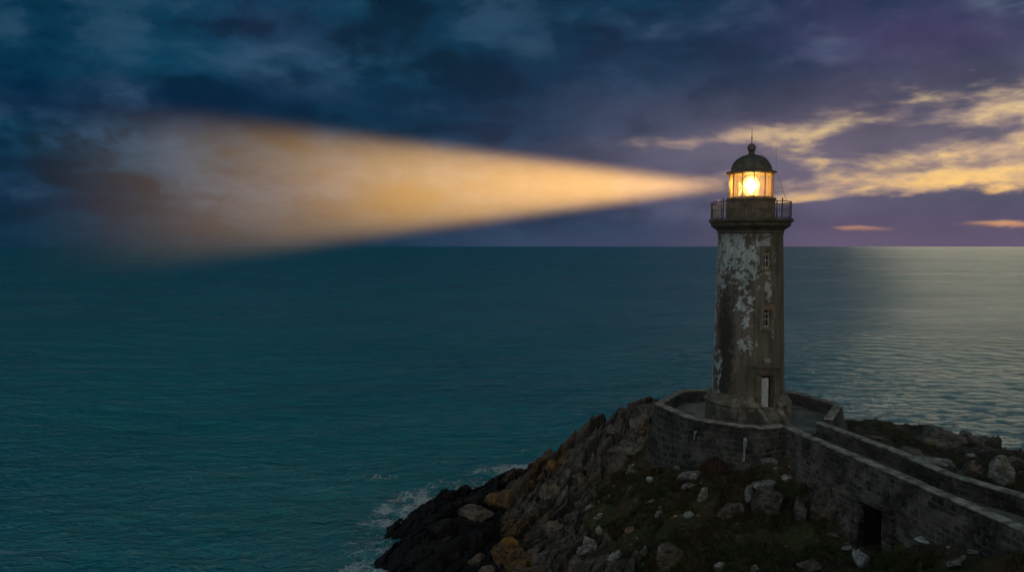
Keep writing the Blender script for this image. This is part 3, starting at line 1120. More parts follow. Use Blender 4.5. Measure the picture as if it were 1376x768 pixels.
def wall_band(mb, full, rows, sl=None, wob=0.03, seed=0):
    """rows: list of (offset from the line, z function); consecutive rows are joined by faces"""
    lines = []
    i0, i1 = sl if sl else (0, len(full))
    pts = full[i0:i1]
    for (off, zf) in rows:
        o = (offset(full, off) if abs(off) > 1e-6 else list(full))[i0:i1]
        L = []
        for i, q in enumerate(o):
            j = wob * float(vnoise(q.x * 1.3, q.y * 1.3, off * 3 + zf(q) * 1.1, seed))
            j2 = wob * float(vnoise(q.x * 1.7 + 30, q.y * 1.7, off * 3 + zf(q) * 1.1, seed + 1))
            L.append(Vector((q.x + j, q.y + j2, zf(q) + j2 * 0.6)))
        lines.append(L)
    dist = [0.0]
    for a, b in zip(pts[:-1], pts[1:]):
        dist.append(dist[-1] + (b - a).length)
    vv = [0.0]
    for a, b in zip(lines[:-1], lines[1:]):
        vv.append(vv[-1] + (a[0] - b[0]).length)
    for r_ in range(len(lines) - 1):
        for i in range(len(pts) - 1):
            mb.face([lines[r_][i], lines[r_][i + 1], lines[r_ + 1][i + 1], lines[r_ + 1][i]],
                    [(dist[i], vv[r_]), (dist[i + 1], vv[r_]), (dist[i + 1], vv[r_ + 1]), (dist[i], vv[r_ + 1])])
    return lines


def cap_end(mb, lines, i):
    mb.face([L[i] for L in lines])


def v2(p): return Vector((p[0], p[1]))


WT = 10.1                        # top of the parapets
ZT = atZ
loop_px = [(1053, 571.5), (1026, 574), (995, 571.5), (965, 567), (940, 563.5), (919, 558), (880, 541), (913, 523.2), (955, 521.4), (1003, 521.2), (1048, 522.5), (1077, 527), (1131, 543), (1118, 562)]
OUT = [v2(ZT(a, b_2, WT)) for a, b_2 in loop_px]     # clockwise seen from above: the inside is on the right
terrace = empty('terrace', (TX, TY, FLOOR))
tag(terrace, 'stone walled terrace with low parapet round the foot of the lighthouse', 'terrace')


def rel(o, root):
    """parent a mesh built in world coordinates"""
    o.parent = root
    o.matrix_parent_inverse = (Matrix.Translation(root.location) @ Matrix.Rotation(root.rotation_euler.z, 4, 'Z')).inverted()
    return o


pts = resample(OUT, 0.55)
# the loop runs clockwise, so "left" (positive) is outward
TH = 0.48


def foot(q):
    g = float(samp(BASE, q.x, q.y))
    return max(-0.3, g - 1.4)


def lerpz(t):
    return lambda q: WT - 0.10 - (WT - 0.10 - foot(q)) * t


mb = MB()
rows = [(0.02 + 0.85 * t ** 1.25, lerpz(t)) for t in (1.0, .85, .7, .55, .42, .3, .2, .1, 0.0)]
rows += [(-TH + 0.04, lambda q: WT - 0.10), (-TH + 0.02, lambda q: FLOOR + 0.45), (-TH, lambda q: FLOOR - 0.05)]
lines = wall_band(mb, pts, rows, wob=0.06, seed=3)
cap_end(mb, lines, 0); cap_end(mb, lines, len(pts) - 1)
rel(mb.build('retaining_wall', M['retain'], smooth=False), terrace)
mb = MB()
lines = wall_band(mb, pts, [(0.05, lambda q: WT - 0.115), (0.07, lambda q: WT - 0.03), (0.02, lambda q: WT + 0.01), (-TH - 0.01, lambda q: WT + 0.01), (-TH - 0.05, lambda q: WT - 0.03), (-TH - 0.03, lambda q: WT - 0.115), (0.05, lambda q: WT - 0.115)], wob=0.022, seed=9)
cap_end(mb, lines, 0); cap_end(mb, lines, len(pts) - 1)
rel(mb.build('coping', M['coping'], smooth=False), terrace)
mb = MB()
inner = offset(pts, -TH + 0.1)
mb.face([(q.x, q.y, FLOOR) for q in inner])
rel(mb.build('terrace_floor', M['paving']), terrace)
# white rain pipe and lime streak on the outside of the retaining wall


def on_wall(px, py):
    """point just outside the retaining wall along a picture ray"""
    d = ray(px, py)
    best = None
    for t in np.arange(40, 62, 0.02):
        x, y, z = d.x * t, d.y * t, CAM_H + d.z * t
        tt = min(1, max(0, (WT - .1 - z) / (WT - .1 - foot(Vector((x, y))))))
        line = OFFCACHE[min(8, int(tt * 8))]
        for a, b in line:
            ab = b - a
            s = max(0, min(1, (Vector((x, y)) - a).dot(ab) / ab.length_squared))
            if (a + ab * s - Vector((x, y))).length < 0.10:
                return Vector((x, y, z))
    return None


OFFCACHE = []
for i in range(9):
    o_l = offset(pts, 0.02 + 0.85 * (i / 8) ** 1.25)
    OFFCACHE.append([(a, b) for a, b in zip(o_l[:-1], o_l[1:]) if a.y < 54])
for (top, bot, r0, nm) in (((1001.5, 590), (999.5, 619), 0.085, 'rain_pipe'), ((934.5, 580), (933, 590), 0.055, 'weep_pipe')):
    a, b = on_wall(*top), on_wall(*bot)
    if a is None or b is None:
        continue
    nrm = (Vector((a.x - 17.9, a.y - 55.2, 0))).normalized()
    a, b = a + nrm * 0.06, b + nrm * 0.06
    mb = MB()
    dlt = (b - a)
    mb.tube([a - nrm * 0.25 + Vector((0, 0, .02)), a - nrm * 0.02, a + dlt * 0.06, a + dlt * 0.35, a + dlt * 0.40, b], [r0 * 1.0, r0 * 1.3, r0 * 1.6, r0 * 1.3, r0 * 0.8, r0 * 0.8], 10)
    rel(mb.build(nm, M['limewash'], smooth=True), terrace)

# ---- causeway
near_px = [(1054, 572), (1080, 584.5), (1199, 635), (1288, 673.6), (1376, 712)]
far_px = [(1097, 566.5), (1199, 604), (1273, 636.5), (1376, 666)]
NEAR = [v2(ZT(a, b_2, WT)) for a, b_2 in near_px] + [Vector((22.6, 25.5)), Vector((25.0, 17.0))]
FAR = [v2(ZT(a, b_2, WT)) for a, b_2 in far_px] + [Vector((26.0, 30.0)), Vector((28.2, 21.0))]
causeway = empty('causeway', (21.0, 40.0, FLOOR))
tag(causeway, 'walled stone causeway with dark doorway leading up to the terrace', 'causeway')
# doorway position along the near wall's outer face
npts = resample(NEAR, 0.5)


def seg_at(px):
    d = ray(px, 700)
    kk = d.x / d.y
    for i in range(len(npts) - 1):
        f0 = npts[i].x - kk * npts[i].y
        f1 = npts[i + 1].x - kk * npts[i + 1].y
        if f0 * f1 <= 0:
            return i, f0 / (f0 - f1)
    return None


iA, sA = seg_at(1159.5)
iB, sB = seg_at(1193.5)
pA = npts[iA].lerp(npts[iA + 1], sA)
pB = npts[iB].lerp(npts[iB + 1], sB)
# the near wall runs towards the viewer; its outer face looks to -x: that is to the right of travel (negative offset)
DZ0, DZ1 = 4.6, 7.95
cum = npts[:iA + 1] + [pA]
dor = [pA] + npts[iA + 1:iB + 1] + [pB]
rest = [pB] + npts[iB + 1:]


def nfoot(q): return max(0.0, float(samp(BASE, q.x, q.y)) - 1.6)


NT = 0.50


def near_rows(z_lo):
    rs = []
    for lev in (3.0, 4.5, 5.6, 6.6, 7.4, DZ1, 8.6, 9.3, WT - 0.10):
        rs.append((-(0.02 + 0.036 * (WT - 0.10 - lev)), (lambda lv: lambda q: max(z_lo(q), lv))(lev)))
    return rs


mb = MB()
inn = [(NT - 0.03, lambda q: WT - 0.10), (NT - 0.03, lambda q: FLOOR - 0.05)]
whole = cum + dor[1:] + rest[1:]
k1, k2 = len(cum), len(cum) + len(dor) - 1
for sl_, zl in (((0, k1), nfoot), ((k1 - 1, k2), lambda q: DZ1), ((k2 - 1, len(whole)), nfoot)):
    L = wall_band(mb, whole, near_rows(zl) + inn, sl=sl_, wob=0.05, seed=21)
    if sl_[0] == 0:
        cap_end(mb, L, 0)
rel(mb.build('near_wall', M['causeway']), causeway)['label'] = 'near causeway wall with dark doorway'
# door recess: jambs, lintel and a dark chamber behind
mb = MB()
dirw = (pB - pA).normalized()
nout = Vector((dirw.y, -dirw.x))      # to the outside
if nout.x > 0:
    nout = -nout


def quad(a, b, z0, z1):
    mb.face([(a.x, a.y, z0), (b.x, b.y, z0), (b.x, b.y, z1), (a.x, a.y, z1)], [(0, z0), ((b - a).length, z0), ((b - a).length, z1), (0, z1)])


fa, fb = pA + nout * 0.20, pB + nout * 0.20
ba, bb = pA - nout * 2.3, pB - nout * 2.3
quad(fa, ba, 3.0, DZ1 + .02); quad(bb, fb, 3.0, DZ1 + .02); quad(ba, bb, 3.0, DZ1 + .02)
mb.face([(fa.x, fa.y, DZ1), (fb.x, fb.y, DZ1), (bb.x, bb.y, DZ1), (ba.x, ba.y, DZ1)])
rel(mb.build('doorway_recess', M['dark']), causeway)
mb = MB()
rotm = Matrix.Rotation(math.atan2(dirw.y, dirw.x), 4, 'Z')


def bx_at(cen, z0, z1, ln, dp):
    mb.box((0, 0, 0), (ln, dp, z1 - z0), Matrix.Translation((cen.x, cen.y, (z0 + z1) / 2)) @ rotm, jit=0.03)


for (base_, side_) in ((pB, 1), (pA, -1)):
    mb = MB()
    zz = 3.4
    while zz < DZ1 - 0.1:
        z1_ = min(zz + rng.uniform(0.34, 0.55), DZ1)
        if side_ > 0:
            bx_at(base_ + dirw * 0.36 + nout * 0.20, zz, z1_ - 0.01, rng.uniform(0.62, 0.85), 0.42)
        else:
            bx_at(base_ - dirw * 0.26 + nout * 0.16, zz, z1_ - 0.01, rng.uniform(0.42, 0.62), 0.40)
        zz = z1_
    rel(mb.build('door_jamb', M['causeway'], bevel=0.02), causeway)
mb = MB()
bx_at((pA + pB) / 2 + nout * 0.17, DZ1 + 0.01, DZ1 + 0.36, (pB - pA).length + 0.9, 0.40)
rel(mb.build('door_lintel', M['causeway'], bevel=0.03), causeway)
mb = MB()
L = wall_band(mb, npts, [(-0.05, lambda q: WT - 0.115), (-0.08, lambda q: WT - 0.03), (-0.03, lambda q: WT + 0.012), (NT - 0.02, lambda q: WT + 0.012), (NT + 0.03, lambda q: WT - 0.03), (NT + 0.01, lambda q: WT - 0.115), (-0.05, lambda q: WT - 0.115)], wob=0.022, seed=33)
cap_end(mb, L, 0)
rel(mb.build('coping', M['coping']), causeway)
fpts = resample(FAR, 0.5)
mb = MB()
L = wall_band(mb, fpts, [(0.0, lambda q: FLOOR - 0.05), (0.0, lambda q: WT - 0.10), (0.42, lambda q: WT - 0.10), (0.52, lambda q: 7.0)], wob=0.05, seed=41)
cap_end(mb, L, 0)
rel(mb.build('far_wall', M['causeway']), causeway)['label'] = 'far causeway wall'
mb = MB()
L = wall_band(mb, fpts, [(-0.04, lambda q: WT - 0.115), (-0.06, lambda q: WT - 0.03), (-0.02, lambda q: WT + 0.01), (0.44, lambda q: WT + 0.01), (0.48, lambda q: WT - 0.03), (0.46, lambda q: WT - 0.115), (-0.04, lambda q: WT - 0.115)], wob=0.022, seed=43)
cap_end(mb, L, 0)
rel(mb.build('coping', M['coping']), causeway)
mb = MB()
m_n = resample(NEAR, 0.5)
deck = [(q.x, q.y, FLOOR - 0.004) for q in offset(npts, NT - 0.08)] + [(q.x, q.y, FLOOR - 0.004) for q in reversed(offset(fpts, 0.05))]
mb.face(deck)
rel(mb.build('roadway', M['road']), causeway)

# ------------------------------------------------------------------ lighthouse
ROTZ = math.radians(12.0)
light = empty('lighthouse', (TX, TY, FLOOR), ROTZ)
tag(light, 'weathered stone lighthouse with peeling white paint and lit lantern', 'lighthouse')


def rad(z):                      # tower radius by height
    t = (z - 2.0) / 11.8
    return 2.62 - 0.32 * t ** 0.9 if t > 0 else 2.62


def P3(r, a, z): return (r * math.sin(a), -r * math.cos(a), z)      # a = 0 on the door side (-Y)


openings = [(-0.185, 0.185, 1.38, 3.66, 'door'), (-0.115, 0.115, 7.10, 8.32, 'window'), (-0.115, 0.115, 11.30, 12.52, 'window')]
angs = sorted(set([round(-PI + 2 * PI * i / 120, 6) for i in range(120)] + [-0.185, 0.185, -0.115, 0.115]))
zs = sorted(set([round(2.02 + 0.295 * i, 4) for i in range(41)] + [13.85] + [q for o in openings for q in (o[2], o[3])] + [1.38]))
zs = [z for z in zs if z <= 13.85]
mb = MB()
for i in range(len(zs) - 1):
    z0, z1 = zs[i], zs[i + 1]
    for j in range(len(angs)):
        a0 = angs[j]
        a1 = angs[(j + 1) % len(angs)] + (2 * PI if j == len(angs) - 1 else 0)
        am, zm = (a0 + a1) / 2, (z0 + z1) / 2
        if any(o[0] < am < o[1] and o[2] < zm < o[3] for o in openings):
            continue

        def rr_(a, z): return rad(z) + 0.014 * float(vnoise(math.sin(a) * 3, math.cos(a) * 3, z * 1.2, 61))
        mb.face([P3(rr_(a0, z0), a0, z0), P3(rr_(a1, z0), a1, z0), P3(rr_(a1, z1), a1, z1), P3(rr_(a0, z1), a0, z1)])
for (a0, a1, z0, z1, kind) in openings:
    dep_ = 0.42
    r0 = rad(z0) - 0.004
    ri = r0 - dep_
    w0 = math.sin(a1) * r0
    for (xa, xb) in ((-w0, -w0), (w0, w0)):
        ya = -math.sqrt(r0 * r0 - w0 * w0)
        mb.face([(xa, ya, z0), (xa, -ri, z0), (xa, -ri, z1), (xa, ya, z1)])
    ya = -math.sqrt(r0 * r0 - w0 * w0)
    for z in (z0, z1):
        mb.face([(-w0, ya, z), (w0, ya, z), (w0, -ri, z), (-w0, -ri, z)])
tower = mb.build('tower', M['tower'], light, smooth=True)

# plinth with a polygonal lower stage and a rounded shoulder
mb = MB()
mb.lathe([(3.12, -0.15), (3.12, 0.10), (3.06, 0.16), (3.05, 1.30), (3.13, 1.38), (3.13, 1.50), (3.05, 1.55), (2.5, 1.551)], 20, a0=-PI / 2 + 0.235, a1=1.5 * PI - 0.235)
plinth = mb.build('plinth', M['plinth'], light, bevel=0.02)
mb = MB()
mb.lathe([(3.03, 1.545), (2.98, 1.66), (2.90, 1.80), (2.80, 1.90), (2.76, 1.98), (2.76, 2.06), (2.64, 2.14), (2.58, 2.16)], 72, a0=-PI / 2 + 0.245, a1=1.5 * PI - 0.245)
mb.build('plinth_moulding', M['plinth'], light, smooth=True)
# raised corner blocks on the plinth
for a in (-0.62, 0.62):
    mb = MB()
    Mx = Matrix.Rotation(a, 4, 'Z')
    mb.box((0, -2.98, 0.66), (0.52, 0.44, 1.48), Mx, jit=0.01)
    mb.box((0, -2.92, 1.44), (0.60, 0.50, 0.14), Mx, jit=0.01)
    mb.build('plinth_block', M['plinth'], light, bevel=0.025)

# door surround
surround = empty('door_surround', (0, 0, 0))
surround.parent = light
mb = MB()
rs = 2.66
for s in (-1, 1):
    mb.box((s * 0.72, -2.60, 2.55), (0.46, 0.36, 2.34), jit=0.008)
    mb.box((s * 0.72, -2.63, 1.50), (0.54, 0.40, 0.30), jit=0.008)
mb.box((0, -2.60, 3.955), (1.90, 0.36, 0.46), jit=0.008)
bpy.data.objects.remove(surround)
surround = mb.build('door_surround', M['frame_stone'], light, bevel=0.02)
mb = MB()
mb.box((0, -2.66, 4.235), (2.00, 0.54, 0.10), jit=0.006)
mb.box((0, -2.71, 4.345), (2.12, 0.66, 0.12), jit=0.006)
mb.build('cornice', M['frame_stone'], surround, bevel=0.02)
# pale heart shaped patch of paint left over the doorway
mb = MB()
hp = []
for i in range(28):
    t = 2 * PI * i / 28
    hp.append((0.016 * 16 * math.sin(t) ** 3 * 1.05, 0.016 * (13 * math.cos(t) - 5 * math.cos(2 * t) - 2 * math.cos(3 * t) - math.cos(4 * t)) * 0.95))
yf = -2.62
mb.face([(x_ + 0.06, yf, 4.70 + z_) for x_, z_ in hp])
mb.face([(x_ + 0.06, yf + 0.12, 4.70 + z_) for x_, z_ in hp])
for i in range(28):
    (xa, za), (xb, zb) = hp[i], hp[(i + 1) % 28]
    mb.face([(xa + .06, yf, 4.7 + za), (xb + .06, yf, 4.7 + zb), (xb + .06, yf + .12, 4.7 + zb), (xa + .06, yf + .12, 4.7 + za)])
o = mb.build('paint_patch', M['limewash'], light)
o['label'] = 'pale heart shaped paint patch above the door'
# door leaf with planks
door_mb = MB()
for i in range(5):
    door_mb.box((-0.405 + 0.138 * i, -2.46, 2.43), (0.132, 0.05, 2.08))
door = door_mb.build('door', M['white_paint'], light, bevel=0.006)
door['label'] = 'white plank door'
mb = MB()
for zz in (1.85, 3.2):
    mb = MB()
    mb.box((-0.13, -2.495, zz), (0.66, 0.022, 0.09))
    mb.build('hinge', M['white_paint'], door)
mb = MB()
mb.box((-0.38, -2.505, 2.45), (0.07, 0.02, 0.22))
mb.tube([(-0.38, -2.51, 2.48), (-0.38, -2.56, 2.48), (-0.28, -2.57, 2.48)], 0.016, 6)
mb.build('handle', M['iron'], door)
# steps and cheek walls
mb = MB()
nst = 6
for i in range(nst):
    zt = 1.38 - i * 0.225
    y1 = -2.55 - (0.35 if i == 0 else 0.35 + 0.29 * i)
    y0 = -2.50 if i == 0 else -2.55 - 0.35 - 0.29 * (i - 1)
    mb.box((0, (y0 + y1) / 2 - (0.0), (zt - 0.2) / 2), (1.14, abs(y1 - y0) + 0.02, zt + 0.2), jit=0.006)
mb.build('step', M['plinth'], light, bevel=0.015)['label'] = 'flight of worn stone steps'
for s in (-1, 1):
    mb = MB()
    prof = [(-2.6, 1.42), (-3.05, 1.40), (-3.35, 1.20), (-4.72, 0.34), (-4.85, 0.18), (-4.85, -0.1), (-2.6, -0.1)]
    x0, x1 = s * 0.585, s * 0.93
    for i in range(len(prof)):
        (ya, za), (yb, zb) = prof[i], prof[(i + 1) % len(prof)]
        mb.face([(x0, ya, za), (x0, yb, zb), (x1, yb, zb), (x1, ya, za)])
    mb.face([(x0, y_, z_) for y_, z_ in prof]); mb.face([(x1, y_, z_) for y_, z_ in prof])
    mb.build('cheek_wall', M['plinth'], light, bevel=0.03)

# windows
for (a0, a1, z0, z1, kind) in openings[1:]:
    r0 = rad((z0 + z1) / 2)
    mb = MB()
    mb.box((-0.40, -r0 + 0.03, (z0 + z1) / 2 - 0.02), (0.24, 0.24, z1 - z0 + 0.06), jit=0.006)
    mb.box((0.40, -r0 + 0.03, (z0 + z1) / 2 - 0.02), (0.24, 0.24, z1 - z0 + 0.06), jit=0.006)
    mb.box((0, -r0 + 0.03, z1 + 0.125), (1.06, 0.25, 0.23), jit=0.006)
    mb.box((0, -r0 - 0.01, z1 + 0.30), (1.14, 0.34, 0.10), jit=0.006)
    mb.box((0, -r0 - 0.01, z0 - 0.125), (1.10, 0.34, 0.17), jit=0.006)
    win = mb.build('window', M['stone'], light, bevel=0.015)
    yb = -r0 + 0.22
    hw = math.sin(a1) * r0 - 0.005
    mb = MB()
    zc, hh_ = (z0 + z1) / 2, (z1 - z0)
    mb.box((-hw + 0.035, yb, zc), (0.07, 0.06, hh_)); mb.box((hw - 0.035, yb, zc), (0.07, 0.06, hh_))
    mb.box((0, yb, z0 + 0.04), (2 * hw - .14, 0.06, 0.08)); mb.box((0, yb, z1 - 0.26), (2 * hw - .14, 0.06, 0.06))
    mb.box((0, yb, zc - 0.06), (2 * hw - .14, 0.05, 0.06)); mb.box((0.0, yb, zc - .1), (0.035, 0.045, hh_ - .3))
    mb.build('sash', M['sash'], win)
    mb = MB()
    mb.box((0, yb + 0.03, zc), (2 * hw, 0.012, hh_))
    mb.build('pane', M['glass'], win)

# gallery cornice
mb = MB()
mb.lathe([(2.28, 13.72), (2.36, 13.80), (2.36, 13.98), (2.44, 14.06), (2.58, 14.16), (2.72, 14.25), (2.80, 14.31), (2.82, 14.36), (2.82, 14.52), (2.88, 14.57), (2.97, 14.60), (2.99, 14.64), (2.99, 14.80), (2.94, 14.84), (1.5, 14.86)], 96)
gal = mb.build('gallery', M['stonedark'], light, smooth=True)
mb = MB()
mb.lathe([(1.69, 14.84), (1.74, 14.87), (1.74, 14.98), (1.69, 15.02), (1.69, 16.16), (1.76, 16.20), (1.79, 16.24), (1.79, 16.33), (1.72, 16.37), (1.40, 16.375)], 96)
drum = mb.build('lantern_base', M['stone'], light, smooth=True)
mb = MB()
for i in range(16):               # raised ribs on the drum
    a = 2 * PI * i / 16 + 0.1
    mb = MB()
    mb.box((0, -1.705, 15.6), (0.10, 0.05, 1.10), Matrix.Rotation(a, 4, 'Z'))
    mb.build('rib', M['stone'], drum)

# railing
rail = MB()
RR = 2.83
for zz in (14.86 + 0.06, 14.86 + 0.62, 14.86 + 1.18):
    ring = [P3(RR, 2 * PI * i / 64, zz) for i in range(65)]
    rail.tube(ring, 0.022 if zz < 16 else 0.032, 6, cap=False)
rail_o = rail.build('railing', M['iron'], light, smooth=True)
for i in range(76):
    mb = MB()
    a = 2 * PI * i / 76
    post = i % 19 == 4
    r_ = 0.045 if post else 0.016
    mb.tube([P3(RR, a, 14.85), P3(RR, a, 14.86 + (1.30 if post else 1.18))], r_, 6)
    if post:
        mb.tube([P3(RR, a, 16.15), P3(RR, a, 16.26)], [0.07, 0.03], 8)
    mb.build('railing_post' if post else 'baluster', M['iron'], rail_o)
# kit standing on the gallery
mb = MB()
mb.box((0, 0, 0.52), (0.52, 0.26, 0.66)); mb.box((0, 0, 0.90), (0.58, 0.32, 0.08)); mb.tube([(0.1, 0, .9), (0.1, 0, 1.35)], 0.03, 8); mb.tube([(0.1, 0, 1.3), (0.1, 0, 1.42)], [0.09, 0.07], 10)
for sx_ in (-.2, .2):
    mb.box((sx_, 0, 0.1), (0.06, 0.2, 0.2))
kit = mb.build('equipment_box', M['sash'], bevel=0.01)
a_l = math.radians(-124 + 90)         # seen towards the weather side of the gallery
loc = Matrix.Translation((TX, TY, FLOOR + 14.86)) @ Matrix.Rotation(ROTZ, 4, 'Z')
kit.matrix_world = Matrix.Translation((TX - 2.42, TY + 0.35, FLOOR + 14.86)) @ Matrix.Rotation(0.35, 4, 'Z')
tag(kit, 'small pale equipment box standing on the lighthouse gallery', 'equipment box')

# lantern glazing
NB = 12
GR = 1.53
GZ0, GZ1 = 16.375, 18.16
A_OFF = 0.14
for i in range(NB):
    a, a2 = A_OFF + 2 * PI * i / NB, A_OFF + 2 * PI * (i + 1) / NB
    mb = MB()
    mb.face([P3(GR, a, GZ0), P3(GR, a2, GZ0), P3(GR, a2, GZ1), P3(GR, a, GZ1)])
    mb.build('lantern_pane', M['pane'], light)
for i in range(NB):
    a = A_OFF + 2 * PI * i / NB
    mb = MB()
    mb.box((0, -GR - 0.01, (GZ0 + GZ1) / 2), (0.045, 0.09, GZ1 - GZ0), Matrix.Rotation(a, 4, 'Z'))
    mb.build('glazing_bar', M['brass'], light)
mb = MB()
for zz in (GZ0 + 0.03, GZ1 - 0.03):
    mb = MB()
    ring = [P3(GR, A_OFF + 2 * PI * i / NB, zz) for i in range(NB + 1)]
    mb.tube(ring, 0.04, 6, cap=False)
    mb.build('glazing_ring', M['brass'], light)
# optic: ring of prism glass round a bright burner on a pedestal
lz = 17.28
mb = MB()
prof = [(0.30, lz - 0.72), (0.46, lz - 0.52), (0.58, lz - 0.25), (0.62, lz), (0.58, lz + 0.25), (0.44, lz + 0.50), (0.26, lz + 0.70)]
for (r_, z_) in prof:
    pass
mb.lathe(prof, 20)
optic = mb.build('optic', M['prism'], light, smooth=True)
mb = MB()
mb.lathe([(0.0, lz - 0.60), (0.16, lz - 0.46), (0.40, lz - 0.12), (0.46, lz + 0.02), (0.38, lz + 0.18), (0.14, lz + 0.48), (0.0, lz + 0.62)], 24)
lamp_o = mb.build('lamp', M['lamp'], optic, smooth=True)
mb = MB()
mb.lathe([(0.0, 16.376), (0.42, 16.376), (0.42, 16.44), (0.16, 16.50), (0.14, lz - 0.74), (0.32, lz - 0.72), (0.0, lz - 0.70)], 24)
mb.build('optic_pedestal', M['brass'], light, smooth=True)

# dome roof
mb = MB()
dp = [(1.40, 18.13), (1.74, 18.15), (1.78, 18.19), (1.78, 18.27), (1.66, 18.31), (1.46, 18.36)]
for i in range(13):
    t = (PI / 2) * i / 12.0
    dp.append((1.42 * math.cos(t) ** 0.92 if t < PI / 2 - .01 else 0.0, 18.38 + 1.14 * math.sin(t)))
dp = [p for p in dp if p[0] > 0.30] + [(0.30, 19.53)]
mb.lathe(dp, 72)
mb.lathe([(0.0, 18.125), (1.40, 18.13)], 48)
dome = mb.build('dome', M['dome'], light, smooth=True)
mb = MB()
for i in range(12):
    a = A_OFF + 2 * PI * i / 12
    mb.tube([P3(1.435 * math.cos(PI / 2 * t / 8) ** .92 if t < 8 else .2, a, 18.385 + 1.15 * math.sin(PI / 2 * t / 8)) for t in range(0, 8)], 0.022, 5)
mb.build('seam', M['dome'], dome, smooth=True)
mb = MB()
mb.lathe([(0.36, 19.44), (0.36, 19.52), (0.27, 19.57), (0.22, 19.62), (0.21, 19.72), (0.26, 19.76), (0.21, 19.80)] +
         [(0.31 * math.sin(PI * (0.22 + 0.78 * i / 10)), 20.04 - 0.31 * math.cos(PI * (0.22 + 0.78 * i / 10))) for i in range(11)], 32)
mb.build('ball_finial', M['dome'], dome, smooth=True)
mb = MB()
mb.tube([(0, 0, 20.32), (0, 0, 20.75), (0, 0, 21.55)], [0.035, 0.028, 0.012], 6)
mb.lathe([(0.0, 20.70), (0.06, 20.74), (0.07, 20.79), (0.0, 20.84)], 10)
mb.build('lightning_rod', M['iron'], dome, smooth=True)


def loc_dir(px_right, away):
    """offset in the lighthouse frame for (metres to the right as seen, metres away)"""
    f = Vector((0.304, 0.953)); r_ = Vector((0.953, -0.304))
    wv = r_ * px_right + f * away
    c, s = math.cos(-ROTZ), math.sin(-ROTZ)
    return (c * wv.x - s * wv.y, s * wv.x + c * wv.y)


def LP(px_right, away, z):
    x, y = loc_dir(px_right, away)
    return (x, y, z)


mb = MB()
mb.tube([LP(.30, 0, 19.82), LP(.62, 0, 19.60), LP(.95, 0, 19.32), LP(1.25, 0, 18.95), LP(1.42, 0, 18.60), LP(1.50, 0, 18.40)], 0.014, 5)
mb.tube([LP(1.76, 0, 18.24), LP(1.98, 0.0, 17.6), LP(2.26, .05, 16.7), LP(2.50, .1, 16.1)], 0.014, 5)
mb.build('earth_cable', M['iron'], light, smooth=True)
mb = MB()
mb.tube([LP(1.72, .35, 18.25), LP(1.72, .35, 20.35)], [0.010, 0.006], 5)
mb.build('whip_aerial', M['iron'], light, smooth=True)

# the light itself: a glow in the lantern and the turning beam
LPOS = Vector((TX, TY, FLOOR + lz))
glow_d = bpy.data.lights.new('lantern_glow', 'POINT')
glow = bpy.data.objects.new('lantern_glow', glow_d)
COL.objects.link(glow)
glow.location = (0, 0, lz)
glow.parent = light
glow_d.energy = 1900.0
glow_d.color = (1.0, 0.57, 0.12)
glow_d.shadow_soft_size = 0.58

BEAM_DIR = Vector((-0.866, 0.50, 0.036)).normalized()
beam_d = bpy.data.lights.new('lantern_beam', 'SPOT')
beam = bpy.data.objects.new('lantern_beam', beam_d)
COL.objects.link(beam)
beam.location = LPOS + BEAM_DIR * 0.45
beam.rotation_euler = BEAM_DIR.to_track_quat('-Z', 'Y').to_euler()
beam_d.spot_size = math.radians(18.4)
beam_d.spot_blend = 0.62
beam_d.shadow_soft_size = 0.6
beam_d.color = (1.0, 0.60, 0.20)
beam_d.energy = 3.6e7
beam_d.use_nodes = True
bt = beam_d.node_tree
lf = bt.nodes.new('ShaderNodeLightFalloff')
lf.inputs['Strength'].default_value = 1.0
lf.inputs['Smooth'].default_value = 170.0
em = bt.nodes.get('Emission') or bt.nodes.new('ShaderNodeEmission')
bt.links.new(lf.outputs['Quadratic'], em.inputs['Strength'])

# ------------------------------------------------------------------ air
def volume_mat(name, colr, dens, aniso):
    m = bpy.data.materials.new(name)
    m.use_nodes = True
    m.node_tree.nodes.clear()
    n = N(m.node_tree)
    v = n.node('ShaderNodeVolumePrincipled')
    v.inputs['Color'].default_value = colr
    v.inputs['Density'].default_value = dens
    v.inputs['Anisotropy'].default_value = aniso
    o = n.node('ShaderNodeOutputMaterial')
    n.l.new(v.outputs[0], o.inputs['Volume'])
    return m


mb = MB()
mb.box((0, 0, 24.0), (2 * SEA_R + 40, 2 * SEA_R + 40, 68.0))
haze = mb.build('haze', volume_mat('sea_haze', (.48, .86, .92, 1), 2.8e-4, 0.0))
tag(haze, 'thin even sea haze over the whole scene', 'haze', kind='stuff')
# mist added so the beam shows and fades, thickest at the tower, thinning smoothly
import bmesh
yaw = math.atan2(BEAM_DIR.y, BEAM_DIR.x)
bm = bmesh.new()
bmesh.ops.create_icosphere(bm, subdivisions=4, radius=1.0)
ML, MW, MH = 112.0, 34.0, 27.0
for v in bm.verts:
    v.co = (v.co.x * ML, v.co.y * MW, v.co.z * MH)
me = bpy.data.meshes.new('mist')
bm.to_mesh(me)
bm.free()
mm = bpy.data.materials.new('beam_mist')
mm.use_nodes = True
mm.node_tree.nodes.clear()
n = N(mm.node_tree)
x_, y_, z_ = n.sep(objco(n))
ex, ey, ez = n.mul(x_, 1 / ML), n.mul(y_, 1 / MW), n.mul(z_, 1 / MH)
r2 = n.madd(ex, ex, n.madd(ey, ey, n.mul(ez, ez)))
edge_ = n.smooth(r2, 1.0, 0.25)
fall = n.m('EXPONENT', n.mul(n.mul(x_, x_), -1.0 / (52.0 * 52.0)))
v_ = n.node('ShaderNodeVolumePrincipled')
v_.inputs['Color'].default_value = (.96, .95, .93, 1)
v_.inputs['Anisotropy'].default_value = 0.4
clump = n.noise(n.map(objco(n), scale=(0.6, 1.0, 1.3)), 0.075, 2, 0.5)
